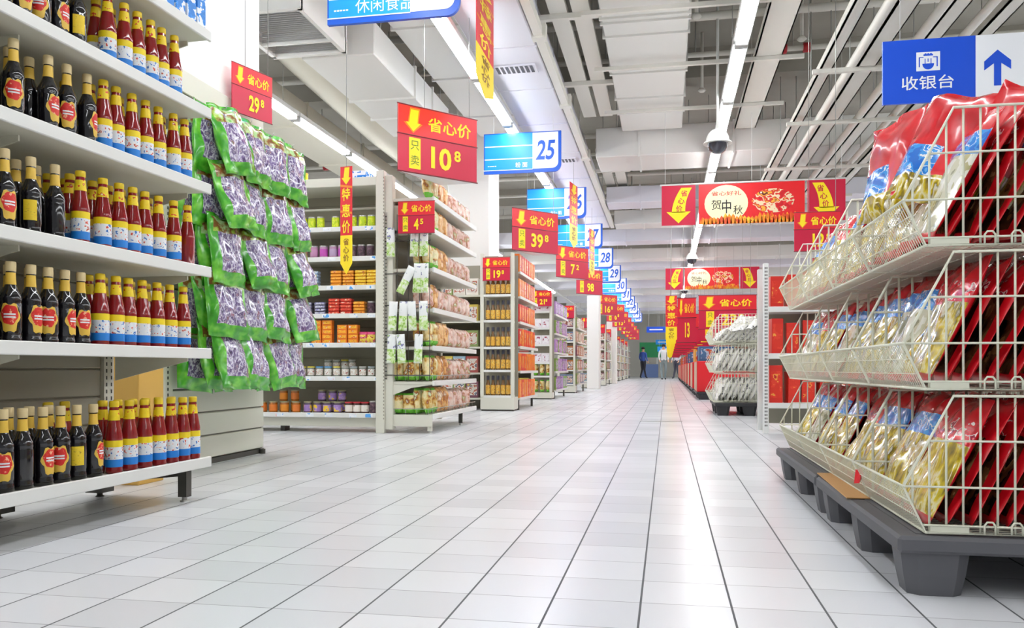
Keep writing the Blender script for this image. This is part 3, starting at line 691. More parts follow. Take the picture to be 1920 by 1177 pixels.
# ------------------------------------------------------------------ rows further along: end unit of bottles, red-capped goods, cans, and so on
def end_unit(lab, x0, x1, y, depth, zs, side_zs, base_h=0.18, side_len=1.5, top=2.0, side_x=None):
    """gondola end: shelves facing -y between two posts, and a bank of shelves facing the aisle beyond"""
    t = thing('gondola_end', lab, 'shelving', (x0, y, 0)); w = x1 - x0
    MB().rbox(0, w, 0.0, 0.3, 0.02, base_h, 0.004).build('plinth', CREAM, t)
    MB().box(0.01, w - 0.01, 0.02, 0.28, 0.0, 0.02).build('foot', DARKM, t)
    for xx in (0, w - 0.045): MB().rbox(xx, xx + 0.045, -0.005, 0.04, base_h, top, 0.003).build('upright', CREAM, t)
    MB().box(0.0, w, 0.28, 0.30, base_h, top).build('back_panel', BACKP, t)
    for z in zs:
        b = MB().box(0.04, w - 0.04, 0.01, 0.28, z - 0.02, z).build('shelf_board', CREAM, t); MB().box(0.04, w - 0.04, -0.003, 0.01, z - 0.026, z + 0.004).build('price_rail', RAILW, b)
    sx = w + 0.02
    for z in side_zs:
        b = MB().box(w - 0.30, sx, 0.32, 0.32 + side_len, z - 0.022, z).build('shelf_board', CREAM, t); MB().box(sx, sx + 0.012, 0.31, 0.32 + side_len, z - 0.03, z + 0.006).build('price_rail', RAILW, b)
    MB().box(w - 0.32, w - 0.30, 0.3, 0.32 + side_len, 0.1, top).build('side_back_panel', BACKP, t)
    for yy in (0.36, 0.3 + side_len * 0.8): MB().box(sx - 0.05, sx - 0.02, yy, yy + 0.03, 0.0, side_zs[0] - 0.03).build('leg', DARKM, t)
    return t
def box_proto(name, cat, w, d, h, bodym, facem):
    t = thing(name, 'x', cat); MB().rbox(-w/2, w/2, -d/2, d/2, 0, h, 0.003).build('box_body', bodym, t)
    mb = MB(); mb.box(-w*.4, w*.4, -d/2 - 0.0008, -d/2, h*.15, h*.85); mb.build('box_print', facem, t); return t
# second row: amber drink bottles
ends = end_unit('narrow cream shelf end with five shelves of amber bottles', -2.40, -1.95, 10.5, 0.3, [0.20, 0.535, 0.835, 1.185, 1.52], [0.16, 0.52, 0.85, 1.18, 1.52, 1.85], 0.18, 1.5, 2.06)
def amber():
    t = thing('amber_bottle', 'x', 'bottle'); mb = MB(); mb.lathe([(0.028, 0), (0.031, 0.004), (0.031, 0.12), (0.024, 0.15), (0.02, 0.17), (0.018, 0.20)], 0, 12); mb.build('glass_body', mat('amber_drink', '#6e4a1c', 0.15, coat=0.5), t)
    mb = MB(); mb.lathe([(0.0316, 0.02), (0.0316, 0.13)], 0, 12, cap=False); mb.build('body_label', printed('amber_label', [(0, '#d9a23a'), (0.5, '#e6bf5e'), (0.62, '#8a5a1e'), (0.72, '#f0dca0')], 40), t)
    mb = MB(); mb.lathe([(0.020, 0.195), (0.020, 0.245), (0.016, 0.25)], 0, 10); mb.build('cap', mat('navy_cap', '#2c2a38', 0.4), t); return t
pa = Proto(amber())
for k, z in enumerate([0.20, 0.535, 0.835, 1.185, 1.52]):
    for i in range(5):
        pa.put((-2.315 + i * 0.068 + 0.005, 10.56, z + 0.001), U(-.3, .3), 'amber drink bottle, %s from the aisle post, %s shelf of the bottle end' % (nth(5 - i), SHELFW[k]), 'amber bottles on the %s end shelf' % SHELFW[k], (1, 1, 1.05))
pbx = Proto(box_proto('orange_carton', 'carton', 0.16, 0.10, 0.24, assorted('orange_cartons', ['#ef7d1f', '#e86a1c', '#e23a24', '#f08a2a', '#d92a2a'], 0.4), printed('orange_carton_print', [(0, '#f2a03a'), (0.45, '#ee7a20'), (0.58, '#d8321f'), (0.66, '#f4e0c0')], 12)))
for k, z in enumerate([0.16, 0.52, 0.85, 1.18, 1.52, 1.85]):
    for i in range(7):
        pbx.put((-1.985, 10.90 + i * 0.19, z + 0.001), R(90), 'orange red carton facing the aisle, %s along, %s shelf beside amber bottles' % (nth(i + 1), SHELFW[k]), 'orange cartons beside the amber bottles, %s shelf' % SHELFW[k])
# third row: stacked white packs and green pouches at the front, purple packs at the side
e3 = end_unit('cream shelf end stacked with white packs and green pouches, third along', -2.40, -2.02, 14.6, 0.3, [0.42, 0.66, 0.98, 1.28, 1.58], [0.16, 0.5, 0.85, 1.2, 1.55], 0.12, 1.9, 1.9)
pw = Proto(box_proto('white_pack', 'pack', 0.15, 0.12, 0.17, mat('white_pack_side', '#e8e2e4', 0.4), printed('white_pack_print', [(0, '#f0ecee'), (0.5, '#e6dfe4'), (0.6, '#a8344a'), (0.7, '#6a5a8a')], 18)))
for k, z in enumerate([0.66, 0.98, 1.28, 1.58]):
    for i in range(2): pw.put((-2.285 + i * 0.152, 14.69, z + 0.001), 0, 'white printed pack, %s from the aisle, %s filled shelf of the third end' % (nth(2 - i), nth(k + 1)), 'white packs on the third shelf end')
for i in range(3): PK['g2'].put((-2.325 + i * 0.113, 14.69, 0.43), R(70), 'green pouch on the low shelf of the third end, %s from the aisle' % nth(3 - i), 'green pouches on the third shelf end')
for i in range(3): PK['g1'].put((-2.325 + i * 0.113, 14.69, 0.13), R(70), 'green pouch on the plinth of the third end, %s from the aisle' % nth(3 - i), 'green pouches on the third plinth')
ppu = Proto(box_proto('violet_pack', 'pack', 0.15, 0.1, 0.24, assorted('violet_packs', ['#8a5aa0', '#6fae3a', '#b98ac8', '#7a9a3a', '#a06ab0'], 0.4), printed('violet_pack_print', [(0, '#a47abf'), (0.45, '#d8c8e0'), (0.58, '#7aa83a'), (0.68, '#7a4a9a')], 16)))
for k, z in enumerate([0.16, 0.5, 0.85, 1.2, 1.55]):
    for i in range(9): ppu.put((-2.05, 15.02 + i * 0.2, z + 0.001), R(90), 'violet or green pack facing the aisle, %s along, %s shelf of the third row' % (nth(i + 1), SHELFW[k]), 'violet packs of the third row, %s shelf' % SHELFW[k])
# more rows, down to the far end
FARP = assorted('mixed_goods', ['#c9a48a', '#a8504a', '#d9d2c4', '#6f7f9a', '#8a9a5a', '#b8703a', '#efe9dc', '#7a4a5a', '#c8b04a', '#8fa8b8'], 0.4)
FARK = printed('mixed_goods_print', [(0, '#d8cfc4'), (0.45, '#b0604a'), (0.52, '#e8e4da'), (0.6, '#6a6a78'), (0.68, '#d0b060')], 14)
pf = Proto(box_proto('grocery_pack', 'pack', 0.17, 0.12, 0.22, FARP, FARK))
ROWY = [18.4, 22.9, 26.4, 29.8, 33.2, 36.6, 40.0, 43.4]
ROWX = [-2.02, -1.95, -1.92, -1.95, -1.98, -2.0, -2.0, -2.0]
for r_, (yy, xx) in enumerate(zip(ROWY, ROWX)):
    zs = [0.2, 0.52, 0.84, 1.16, 1.48]
    end_unit('distant cream shelf end with mixed goods, %s row beyond the white packs' % nth(r_ + 1), xx - 0.40, xx, yy, 0.3, zs, zs, 0.16, 2.0, 1.95)
    for k, z in enumerate(zs):
        for i in range(2): pf.put((xx - 0.277 + i * 0.154, yy + 0.09, z + 0.001), 0, 'mixed goods pack on the front of the %s distant row end, %s shelf, %s in' % (nth(r_ + 1), nth(k + 1), nth(2 - i)), 'packs on the front of distant row %d' % (r_ + 1), (0.88, 1, 1))
        for i in range(4): pf.put((xx - 0.05, yy + 0.44 + i * 0.42, z + 0.001), R(90), 'mixed goods pack facing the aisle at the %s distant row, %s shelf, %s along' % (nth(r_ + 1), nth(k + 1), nth(i + 1)), 'packs facing the aisle in distant row %d' % (r_ + 1), (2.2, 1, 1.1))
# long gondola behind the second row, seen through gaps
for gi, gy in enumerate((10.9, 15.0)):
    t = thing('gondola_run', 'long cream gondola running away to the left behind the %s shelf end' % ['bottle', 'third'][gi], 'shelving', (-8.0, gy, 0))
    for z in (0.16, 0.5, 0.85, 1.2, 1.55): MB().box(0, 5.55, -0.1, 0.35, z - 0.025, z).build('shelf_board', CREAM, t)
    MB().box(0, 5.55, 0.35, 0.37, 0, 2.0).build('back_panel', BACKP, t)
    for i in range(14):
        for k, z in enumerate((0.16, 0.5, 0.85, 1.2, 1.55)):
            pf.put((-4.9 + i * 0.178, gy - 0.03, z + 0.001), 0, 'mixed goods pack, %s along the %s shelf of the long gondola behind the %s end' % (nth(i + 1), nth(k + 1), ['bottle', 'third'][gi]), 'packs on the long gondola %d' % (gi + 1))
# ------------------------------------------------------------------ right: wire baskets of snack bags stacked on pallets
def make_pallet(m):
    t = thing('pallet', 'x', 'pallet'); L_, W_ = 1.13, 0.80
    mb = MB(); mb.rbox(0, W_, 0, L_, 0.108, 0.15, 0.008)
    for i in range(6): mb.box(0.05 + i * 0.122, 0.14 + i * 0.122, 0.04, L_ - 0.04, 0.150, 0.1515)
    mb.build('deck', m, t)
    for j in range(3):
        for i in range(3):
            cx = 0.095 + i * (W_ - 0.19) / 2; cy = 0.085 + j * (L_ - 0.17) / 2; mb = MB(); hw, hd = 0.08, 0.07
            vs_ = []
            for q, zz in ((1.0, 0.11), (0.9, 0.05), (0.78, 0.0)):
                for a, b in ((-1, -.6), (-.6, -1), (.6, -1), (1, -.6), (1, .6), (.6, 1), (-.6, 1), (-1, .6)): vs_.append((cx + a * hw * q, cy + b * hd * q, zz))
            fs_ = [(k + 8*r_, (k+1) % 8 + 8*r_, (k+1) % 8 + 8*(r_+1), k + 8*(r_+1)) for r_ in range(2) for k in range(8)] + [tuple(range(16, 24))]
            mb.add(vs_, [f[::-1] for f in fs_]); mb.build('leg', m, t)
    return t
ppal = Proto(make_pallet(GREYP))
ppal.put((0.556, 2.144, 0), 0, 'dark grey plastic pallet under the nearest wire snack baskets')
ppal.put((0.556, 3.30, 0), 0, 'dark grey plastic pallet under the further wire snack baskets')
tag(MB().rbox(0.0, 0.16, 0.0, 0.62, 0, 0.004, 0.001).build('cardboard_sheet', mat('cardboard', '#c79a63', 0.7), None, (0.553, 2.72, 0.1522), (0, 0, -0.03)), 'brown cardboard sheet lying on the pallet under the baskets', 'cardboard')
BL = 0.562; BP = [(0.052, 0), (0.0, 0.112), (0.115, 0.335), (0.56, 0.335), (0.56, 0)]
def make_basket():
    t = thing('wire_basket', 'x', 'basket'); r = 0.0038; w = 0.0030
    mb = MB()
    for yy in (r, BL - r): mb.tube([(a, yy, b) for a, b in BP], r, closed=True)
    for a, b in ((0.052, 0), (0.0, 0.112), (0.56, 0.335), (0.56, 0)): mb.tube([(a, 0, b), (a, BL, b)], r)
    mb.build('frame', WIREC, t)
    for yy in (r, BL - r):
        mb = MB(); x = 0.022
        while x < 0.55:
            z0 = 0.112 * (1 - x / 0.052) if x < 0.052 else 0; z1 = 0.112 + x / 0.115 * 0.223 if x < 0.115 else 0.335
            mb.tube([(x, yy + 0.003, z0), (x, yy + 0.003, z1)], w, n=5); x += 0.0385
        mb.tube([(0.0, yy, 0.112), (0.56, yy, 0.112)], w, n=5); mb.tube([(0.058, yy, 0.225), (0.56, yy, 0.225)], w, n=5); mb.tube([(0.045, yy, 0.018), (0.56, yy, 0.018)], w, n=5)
        mb.box(0.062, 0.15, yy - 0.001, yy + 0.001, 0.002, 0.018)
        for cx in (0.195, 0.255): mb.tube([(cx - 0.012, yy - 0.004, 0.0), (cx - 0.012, yy - 0.004, 0.022), (cx - 0.006, yy - 0.004, 0.03), (cx + 0.006, yy - 0.004, 0.03), (cx + 0.012, yy - 0.004, 0.022), (cx + 0.012, yy - 0.004, 0.0)], 0.0026, n=5)
        mb.build('side_panel', WIREC, t)
    mb = MB(); n = 32
    for i in range(1, n): mb.tube([(0.052, BL * i / n, 0.0), (0.0, BL * i / n, 0.112)], 0.0012, n=4, cap=False)
    for q in (0.33, 0.66): mb.tube([(0.052 * (1 - q), 0, 0.112 * q), (0.052 * (1 - q), BL, 0.112 * q)], 0.0016, n=4)
    mb.build('front_panel', WIREC, t)
    mb = MB()
    for i in range(1, 22): mb.tube([(0.052, BL * i / 22, 0.0), (0.56, BL * i / 22, 0.0)], 0.0018, n=4, cap=False)
    for i in range(1, 9): mb.tube([(0.052 + i * 0.056, 0, 0.0), (0.052 + i * 0.056, BL, 0.0)], 0.0022, n=4, cap=False)
    mb.build('bottom_panel', WIREC, t)
    mb = MB()
    for i in range(1, 14): mb.tube([(0.56, BL * i / 14, 0.0), (0.56, BL * i / 14, 0.335)], 0.0022, n=4, cap=False)
    mb.build('back_panel', WIREC, t)
    return t
pbk = Proto(make_basket())
TW = ['bottom', 'middle', 'top']; BW = ['nearest', 'second nearest', 'third nearest', 'furthest']
BX, BY, BZ, BPITCH, BSTEP = 0.573, 2.165, 0.157, 0.352, 0.566
for k in range(3):
    for j in range(4):
        pbk.put((BX, BY + j * BSTEP, BZ + k * BPITCH), 0, 'cream wire basket of snack bags, %s of the %s tier on the grey pallets' % (BW[j], TW[k]), 'wire snack baskets')
# snack bags
REDF = printed('red_bag_film', [(0.2, '#8e0a14'), (0.45, '#cf1020'), (0.62, '#e01a28'), (0.75, '#a80e1a')], 9, rough=0.26, const=False, coat=0.6)
W_Y = printed('yellow_snack_window', [(0.25, '#4e4416'), (0.36, '#a88c14'), (0.43, '#dcc022'), (0.48, '#efe7b8'), (0.52, '#d2b41c'), (0.57, '#77641a'), (0.61, '#e2dcc8'), (0.67, '#b89a1c'), (0.74, '#b8b4a0')], 17, (1.5, 1, 0.6), 0.12, coat=0.8, detail=4, const=False)  # whitish stops paint highlights on the clear film
W_D = printed('brown_snack_window', [(0, '#1c1210'), (0.42, '#5a3a22'), (0.55, '#7a5a34'), (0.64, '#a88a5a'), (0.7, '#3a2a1c')], 24, (1, 1, 0.6), 0.15, coat=0.8)
W_P = printed('pale_snack_window', [(0, '#8a8668'), (0.4, '#c8c4a8'), (0.5, '#e6e4d6'), (0.6, '#b8b080'), (0.68, '#d8d2c4')], 24, (1, 1, 0.6), 0.12, coat=0.8)
HB = printed('blue_bag_header', [(0, '#1f6fd0'), (0.46, '#3a9ae8'), (0.56, '#e8f0f8'), (0.6, '#2a84dc'), (0.7, '#6ab8f0')], 34, rough=0.2, coat=0.6)
HR = printed('red_bag_header', [(0, '#d0182a'), (0.52, '#e8283a'), (0.58, '#f4e8e4'), (0.63, '#a8203a'), (0.7, '#e84a5a')], 34, rough=0.2, coat=0.6)
SEAM = mat('clear_seam', '#e8d8d4', 0.2, coat=0.5)
def bagf(u, v, wide=False):
    if v < 0.05 or v > 0.96: return 0
    if abs(u - .5) > 0.47: return 3
    if wide and abs(u - .5) > 0.40: return 0
    if v < (0.70 if wide else 0.62): return 1
    if v < 0.84: return 2
    return 0
def bagb(u, v):
    if 0.12 < v < 0.58 and abs(u - .5) < 0.34: return 4
    return 0
BAGP = []
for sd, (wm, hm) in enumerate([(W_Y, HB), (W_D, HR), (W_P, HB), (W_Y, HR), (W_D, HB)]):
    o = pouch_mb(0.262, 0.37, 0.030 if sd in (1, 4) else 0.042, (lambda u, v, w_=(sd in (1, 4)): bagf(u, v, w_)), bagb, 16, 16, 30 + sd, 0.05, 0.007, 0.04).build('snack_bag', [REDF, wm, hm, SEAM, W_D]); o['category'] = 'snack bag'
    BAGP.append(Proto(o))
BAGW = ['yellow filled snack bag with blue header', 'dark filled red snack bag', 'pale filled snack bag with blue header', 'yellow filled snack bag with red header', 'dark filled snack bag with blue header']
for k in range(3):
    for j in range(4):
        nd = 9 if j == 0 else (6 if j == 1 else 4)
        for c_ in range(2):
            for q in range(nd):
                kd = random.choice([0, 0, 2, 3] if q == 0 else [1, 1, 4, 1, 1, 4])
                tl = -27 - U(-2, 2)
                yy = BY + j * BSTEP + 0.146 + c_ * 0.272
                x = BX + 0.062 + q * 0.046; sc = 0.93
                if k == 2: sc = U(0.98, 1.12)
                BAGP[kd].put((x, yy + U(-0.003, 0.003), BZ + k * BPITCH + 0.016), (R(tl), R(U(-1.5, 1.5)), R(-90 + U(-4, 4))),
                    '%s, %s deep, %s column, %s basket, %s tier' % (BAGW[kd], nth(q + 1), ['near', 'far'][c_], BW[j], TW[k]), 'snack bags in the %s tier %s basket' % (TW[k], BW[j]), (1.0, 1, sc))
# two bags standing proud with their tops curled above the top tier
for i, (x, y, z, rx, ry, rz) in enumerate([(0.615, 2.52, 1.00, -20, -10, -60), (0.66, 2.34, 1.00, -24, 14, -40), (0.80, 2.27, 0.98, -16, 24, -20)]):
    o = pouch_mb(0.20, 0.33, 0.04, lambda u, v: 1 if v < .25 else (2 if (v < .5 and u < .5) else 0), lambda u, v: 0, 10, 14, 70 + i, 0.05, 0.012).build('snack_bag', [REDF, W_Y, HB], None, (x, y, z), (R(rx), R(ry), R(rz)))
    tag(o, 'red snack bag sticking up %s above the top wire basket' % ['furthest from the sign edge', 'under the blue cashier sign', 'beside the white arrow'][i], 'snack bag')
tag(MB().add([(0, 0, 0), (0.012, -0.02, 0.004), (0.02, -0.012, 0.05), (0.006, 0.004, 0.045), (0.01, 0.01, 0.02), (0.03, 0.006, 0.03)], [(0, 1, 2, 3), (0, 3, 4), (1, 5, 2), (0, 4, 5, 1), (3, 2, 5, 4)]).build('red_wrapper', RED, None, (0.575, 2.72, 0.20)), 'crumpled red wrapper caught under the bottom basket lip', 'wrapper')

# ------------------------------------------------------------------ right: shelf of red gift boxes behind the baskets
gb = thing('gift_shelf', 'white perforated shelf unit of tall red gift boxes behind the baskets', 'shelving', (0.815, 7.35, 0))
mb = MB(); mb.rbox(0, 0.045, -0.02, 0.03, 0, 1.46, 0.003, 0)
for i in range(46): mb.box(0.012, 0.02, -0.0215, -0.0195, 0.06 + i * 0.03, 0.076 + i * 0.03, 1); mb.box(0.026, 0.034, -0.0215, -0.0195, 0.06 + i * 0.03, 0.076 + i * 0.03, 1)
mb.build('upright', [WHITE, DARKM], gb)
MB().rbox(1.2, 1.245, -0.02, 0.03, 0, 1.46, 0.003).build('upright', WHITE, gb)
MB().rbox(0, 0.045, 0.42, 0.47, 0, 1.46, 0.003).build('upright', WHITE, gb)
for z in (0.255, 0.68, 1.08):
    b = MB().box(0.045, 1.2, 0, 0.45, z - 0.03, z).build('shelf_board', WHITE, gb)
    MB().rbox(0.045, 1.2, -0.012, 0.0, z - 0.04, z + 0.008, 0.003).build('price_rail', RAILW, b)
MB().box(0, 1.24, 0.45, 0.47, 0.06, 1.40).build('back_panel', BACKP, gb)
pgift = Proto(box_proto('gift_box', 'box', 0.11, 0.16, 0.33, mat('gift_red', '#d42a1e', 0.35), printed('gift_box_print', [(0, '#d8321f'), (0.52, '#e2402a'), (0.6, '#f0a040'), (0.66, '#c01828'), (0.74, '#e85a2a')], 14)))
for k, z in enumerate((0.255, 0.68, 1.08)):
    for i in range(8): pgift.put((0.93 + i * 0.135, 7.46, z + 0.001), (0, R(U(-1, 1)), U(-.15, .15)), 'tall red gift box, %s from the perforated post, %s gift shelf' % (nth(i + 1), SHELFW[k]), 'gift boxes on the %s gift shelf' % SHELFW[k], (U(0.8, 1), 1, U(0.8, 1.0)))
# more red stock towards the far right
rb = thing('gift_shelf', 'second white shelf unit of red boxes further right of the first', 'shelving', (2.1, 7.35, 0))
for z in (0.255, 0.68, 1.08):
    MB().box(0, 1.6, 0, 0.45, z - 0.03, z).build('shelf_board', WHITE, rb)
MB().box(0, 1.6, 0.45, 0.47, 0.0, 1.40).build('back_panel', BACKP, rb)

# ------------------------------------------------------------------ right: white wire rack of white bags on a black pallet
ppal2 = Proto(make_pallet(BLACKP))
ppal2.put((0.56, 9.95, 0), 0, 'black pallet under the wire rack of white bags')
for k in range(3):
    for j in range(2):
        pbk.put((0.50, 9.98 + j * BSTEP, 0.157 + k * BPITCH), 0, 'cream wire basket of white bags, %s of the %s tier on the black pallet' % (BW[j], TW[k]), 'wire baskets of white bags')
WB = printed('white_bag_print', [(0, '#eceae4'), (0.56, '#f4f2ee'), (0.61, '#5a5a60'), (0.66, '#e0dcd2'), (0.74, '#b9c8a0')], 18, rough=0.2, coat=0.5)
o = pouch_mb(0.19, 0.30, 0.06, lambda u, v: 0, lambda u, v: 0, 8, 12, 91, 0.06, 0.008).build('white_bag', WB); o['category'] = 'snack bag'
pwb = Proto(o)
for k in range(3):
    for j in range(2):
        for c_ in range(2):
            for q in range(7):
                pwb.put((0.57 + q * 0.065, 9.98 + j * BSTEP + 0.14 + c_ * 0.28, 0.175 + k * BPITCH), (R(-26 if k < 2 else -42), R(U(-3, 3)), R(-90 + U(-8, 8))), 'white printed bag, %s deep, %s column, %s basket, %s tier of the white rack' % (nth(q + 1), ['near', 'far'][c_], BW[j], TW[k]), 'white bags in the white rack, %s tier' % TW[k], (1, 1, 0.72 + 0.03 * q if k == 2 else 1))
for q in range(9):
    pwb.put((0.80 + (q % 3) * 0.11, 9.95 + (q // 3) * 0.3, 1.0 + 0.02 * (q % 2)), (R(-60 + U(-8, 8)), R(U(-20, 20)), R(-60 + U(-40, 40))), 'white bag heaped on top of the white rack, %s of the heap' % nth(q + 1), 'white bags heaped on the rack')

# ------------------------------------------------------------------ right: red promotion tables with goods
TY = [15.0, 17.6, 20.2, 22.8, 25.4, 28.4, 31.4, 34.4, 37.4]
BEIG = mat('beige_board', '#c9a58c', 0.5)
pblue = Proto(box_proto('drink_case', 'carton', 0.30, 0.2, 0.26, assorted('case_sides', ['#3a5f8a', '#7a4a34', '#c8642a', '#d9a23a', '#b8322a', '#e8dcc8'], 0.4), printed('case_print', [(0, '#41688f'), (0.46, '#a8b8c8'), (0.54, '#b8452a'), (0.64, '#e0c070')], 9)))
for i, y in enumerate(TY):
    pallet_lab = 'black pallet under the %s red promotion table along the aisle' % nth(i + 1)
    ppal2.put((0.52, y - 0.1, 0), 0, pallet_lab, None, (1.5, 1.5, 0.9))
    t = thing('promotion_table', 'red clothed promotion table on a black pallet, %s along the aisle' % nth(i + 1), 'table', (0.53, y, 0.137))
    MB().rbox(0, 1.0, 0, 1.4, 0, 0.55, 0.01).build('table_body', mat('promo_red', '#d8101e', 0.45), t)
    MB().box(-0.004, 0.0, 0.0, 1.4, 0.02, 0.53).build('side_board', BEIG, t)
    for q in range(6):
        pblue.put((0.72 + (q % 3) * 0.32, y + 0.25 + (q // 3) * 0.5, 0.690), U(-.1, .1), 'goods case on the %s red promotion table, %s of six' % (nth(i + 1), nth(q + 1)), 'cases on promotion table %d' % (i + 1))
# ------------------------------------------------------------------ signs
def arrow_poly(w, h, bend=0.0):
    return [(-.26*w + bend*w, .5*h), (.26*w + bend*w, .5*h), (.28*w, -.10*h), (.5*w, -.10*h), (0, -.5*h), (-.5*w, -.10*h), (-.28*w, -.10*h)]
def add_arrow(mb, cx, cz, w, h, y, mi_out, mi_in, bend=0.1):
    P0 = arrow_poly(w, h, bend)
    for P_, yy, mi in ((P0, y, mi_out), ([(a * 0.78, b * 0.86) for a, b in P0], y - 0.0012, mi_in)):
        n = len(P_); vs_ = [(cx + a, yy, cz + b) for a, b in P_]
        mb.add(vs_, [(0, 6, 2, 1), (5, 4, 3)], mi)
def price_sign(loc, w, h, rz, main, sup, lab, wedge=False, wires=True, tagw=True, cat='price sign'):
    """red price board: header with arrow and 省心价, below it the price; loc is the middle of the top edge"""
    t = thing('price_sign', lab, cat, loc, rz)
    hz = -0.44 * h; u = h / 0.55
    MB().box(-w/2, w/2, 0, 0.008, hz, 0).build('header_panel', RED, t)
    MB().box(-w/2, w/2, 0.001, 0.008, -h, hz).build('price_panel', CRIM, t)
    mb = MB()
    for z in (0, hz, -h): mb.tube([(-w/2 - 0.008*u, 0.002, z), (w/2 + 0.008*u, 0.002, z)], 0.006*u)
    mb.build('rail', mat('sign_rail_dark_red', '#7c1a26', 0.4), t)
    mb = MB(); add_arrow(mb, -0.32*w, hz * 0.5, 0.235*w, -hz * 0.86, -0.001, 0, 1); mb.build('arrow', [ORANGE, YEL], t)
    MB().text('省心价', 0.14*w, hz * 0.52, -hz * 0.50, -0.002, 0, width=0.56*w).build('lettering', YEL, t)
    if tagw:
        tg = MB().box(-0.37*w, -0.23*w, -0.001, 0.001, hz - 0.50*h, hz - 0.035*h).build('price_tag', YEL, t)
        MB().text('只', -0.30*w, hz - 0.15*h, 0.14*h, -0.002, 0, 0).text('卖', -0.30*w, hz - 0.37*h, 0.15*h, -0.002, 0, 0).build('tag_lettering', TAGGREEN, tg)
    mb = MB(); k = len(main)
    mb.text(main, (0.03 if k > 1 else 0.0)*w, hz - 0.28*h, 0.34*h, -0.002, 0, 0.03, width=(0.26 if k > 1 else 0.13)*w)
    if sup: mb.text(sup, (0.24 if k > 1 else 0.15)*w, hz - 0.20*h, 0.17*h, -0.002, 0, 0.03, width=0.085*w)
    mb.build('price_digits', YEL, t)
    if wedge:
        mb = MB(); mb.prism([(-w/2, 0.008), (w/2, 0.008), (w * 0.24, 0.26*u)], -h, -h + 0.006, 0, 'xy'); mb.build('bottom_plate', SWHITE, t)
        mb = MB(); mb.add([(-w/2, 0.01, -h), (w*0.24, 0.26*u, -h), (w*0.24, 0.26*u, 0), (-w/2, 0.01, 0)], [(0, 1, 2, 3)], 0); mb.add([(-w/2, 0.014, -h), (w*0.24, 0.264*u, -h), (w*0.24, 0.264*u, 0), (-w/2, 0.014, 0)], [(3, 2, 1, 0)], 0); mb.build('back_board', CRIM, t)
    if wires:
        for sx in (-0.18, 0.4): MB().tube([(sx*w, 0.004, 0), (sx*w, 0.004, (3.6 if -2.3 < loc[0] < 0 and loc[1] < 17 else 4.9) - loc[2])], 0.0025, n=5).build('hanging_wire', STEEL, t)
    return t
A45 = R(48)
price_sign((-2.55, 4.76, 2.43), 0.33, 0.30, R(72), '29', '8', 'red price sign 29.8 hung before the slat wall column', wires=True, tagw=False)
price_sign((-1.89, 6.70, 2.725), 0.78, 0.55, A45, '10', '8', 'large red price sign 10.8 above the first endcap corner', True)
price_sign((-2.07, 6.64, 1.965), 0.315, 0.27, R(2), '4', '5', 'small red price sign 4.5 on the first endcap side grid', wires=False)
price_sign((-1.72, 10.85, 2.66), 0.78, 0.55, A45, '39', '8', 'large red price sign 39.8 above the amber bottle shelf end', True)
price_sign((-2.18, 10.47, 2.0), 0.36, 0.30, 0, '19', '8', 'small red price sign 19.8 at the top of the amber bottle end', wires=False)
price_sign((-1.68, 14.9, 2.76), 0.78, 0.56, A45, '7', '2', 'large red price sign 7.2 above the white pack shelf end', True)
price_sign((-2.20, 14.55, 1.95), 0.36, 0.28, 0, '21', '8', 'small red price sign at the top of the white pack end', wires=False)
for i, (yy, xx) in enumerate(zip(ROWY, ROWX)):
    pr = ['98', '16', '6', '13', '3', '15', '9', '12'][i]
    price_sign((xx + 0.30, yy + 0.3, 2.80 if i == 0 else 2.62), 0.80, 0.56, A45, pr, '8' if i else '', 'large red price sign above the %s distant row end on the left' % nth(i + 1), True)
    price_sign((xx - 0.20, yy - 0.05, 1.96), 0.36, 0.28, 0, pr, '', 'small red price sign on the %s distant row end' % nth(i + 1), wires=False, tagw=False)

def strip_sign(loc, rz, w, h, lab, curved=False):
    """a long hanging strip: red with yellow lettering above, ending in a yellow arrow; loc is the middle of its top edge"""
    t = thing('strip_sign', lab, 'hanging sign', loc, rz)
    MB().box(-w/2, w/2, 0, 0.006, -0.64*h, 0).build('strip_panel', RED, t)
    mb = MB(); mb.prism([(-w/2, -0.64*h), (w/2, -0.64*h), (w/2, -0.90*h), (0, -h), (-w/2, -0.90*h)], 0, 0.006); mb.build('arrow_panel', YEL, t)
    mb = MB(); add_arrow(mb, 0, -0.09*h, 0.8*w, 0.16*h, -0.001, 0, 0)
    for i in range(3):
        mb.text('特惠价'[i] if i < 2 else '价', 0, -(0.26 + 0.15*i)*h, 0.12*h, -0.002, 0, width=0.7*w)
    for i in range(2):
        dz = -(0.185 + 0.24*i)*h; mb.add([(-w*0.5, -0.0015, dz), (w*0.5, -0.0015, dz - 0.02*h), (w*0.5, -0.0015, dz), (-w*0.5, -0.0015, dz + 0.02*h)], [(0, 1, 2, 3)], 1)
    mb.build('lettering', [YEL, ORANGE], t)
    mb = MB()
    for i, g in enumerate('省心价'): mb.text(g, 0, -(0.70 + 0.075*i)*h, 0.065*h, -0.002, 0, width=0.5*w)
    mb.build('arrow_lettering', mat('brown_ink', '#9a6a1a', 0.5), t)
    MB().tube([(0, 0.003, 0), (0, 0.003, 4.9 - loc[2])], 0.0025, n=5).build('hanging_wire', STEEL, t)
    return t
strip_sign((-2.515, 6.2, 2.17), R(-8), 0.105, 0.86, 'narrow red and yellow arrow strip hanging before the tin shelves')
strip_sign((-1.42, 6.4, 3.66), R(90), 0.62, 0.95, 'large red and yellow arrow strip seen side on near sign 24')
strip_sign((-1.36, 12.2, 3.30), R(80), 0.40, 0.95, 'orange red arrow strip hanging across the sign numbered 26')
strip_sign((-1.40, 15.7, 3.20), R(80), 0.36, 0.9, 'orange red arrow strip hanging by the sign numbered 27')

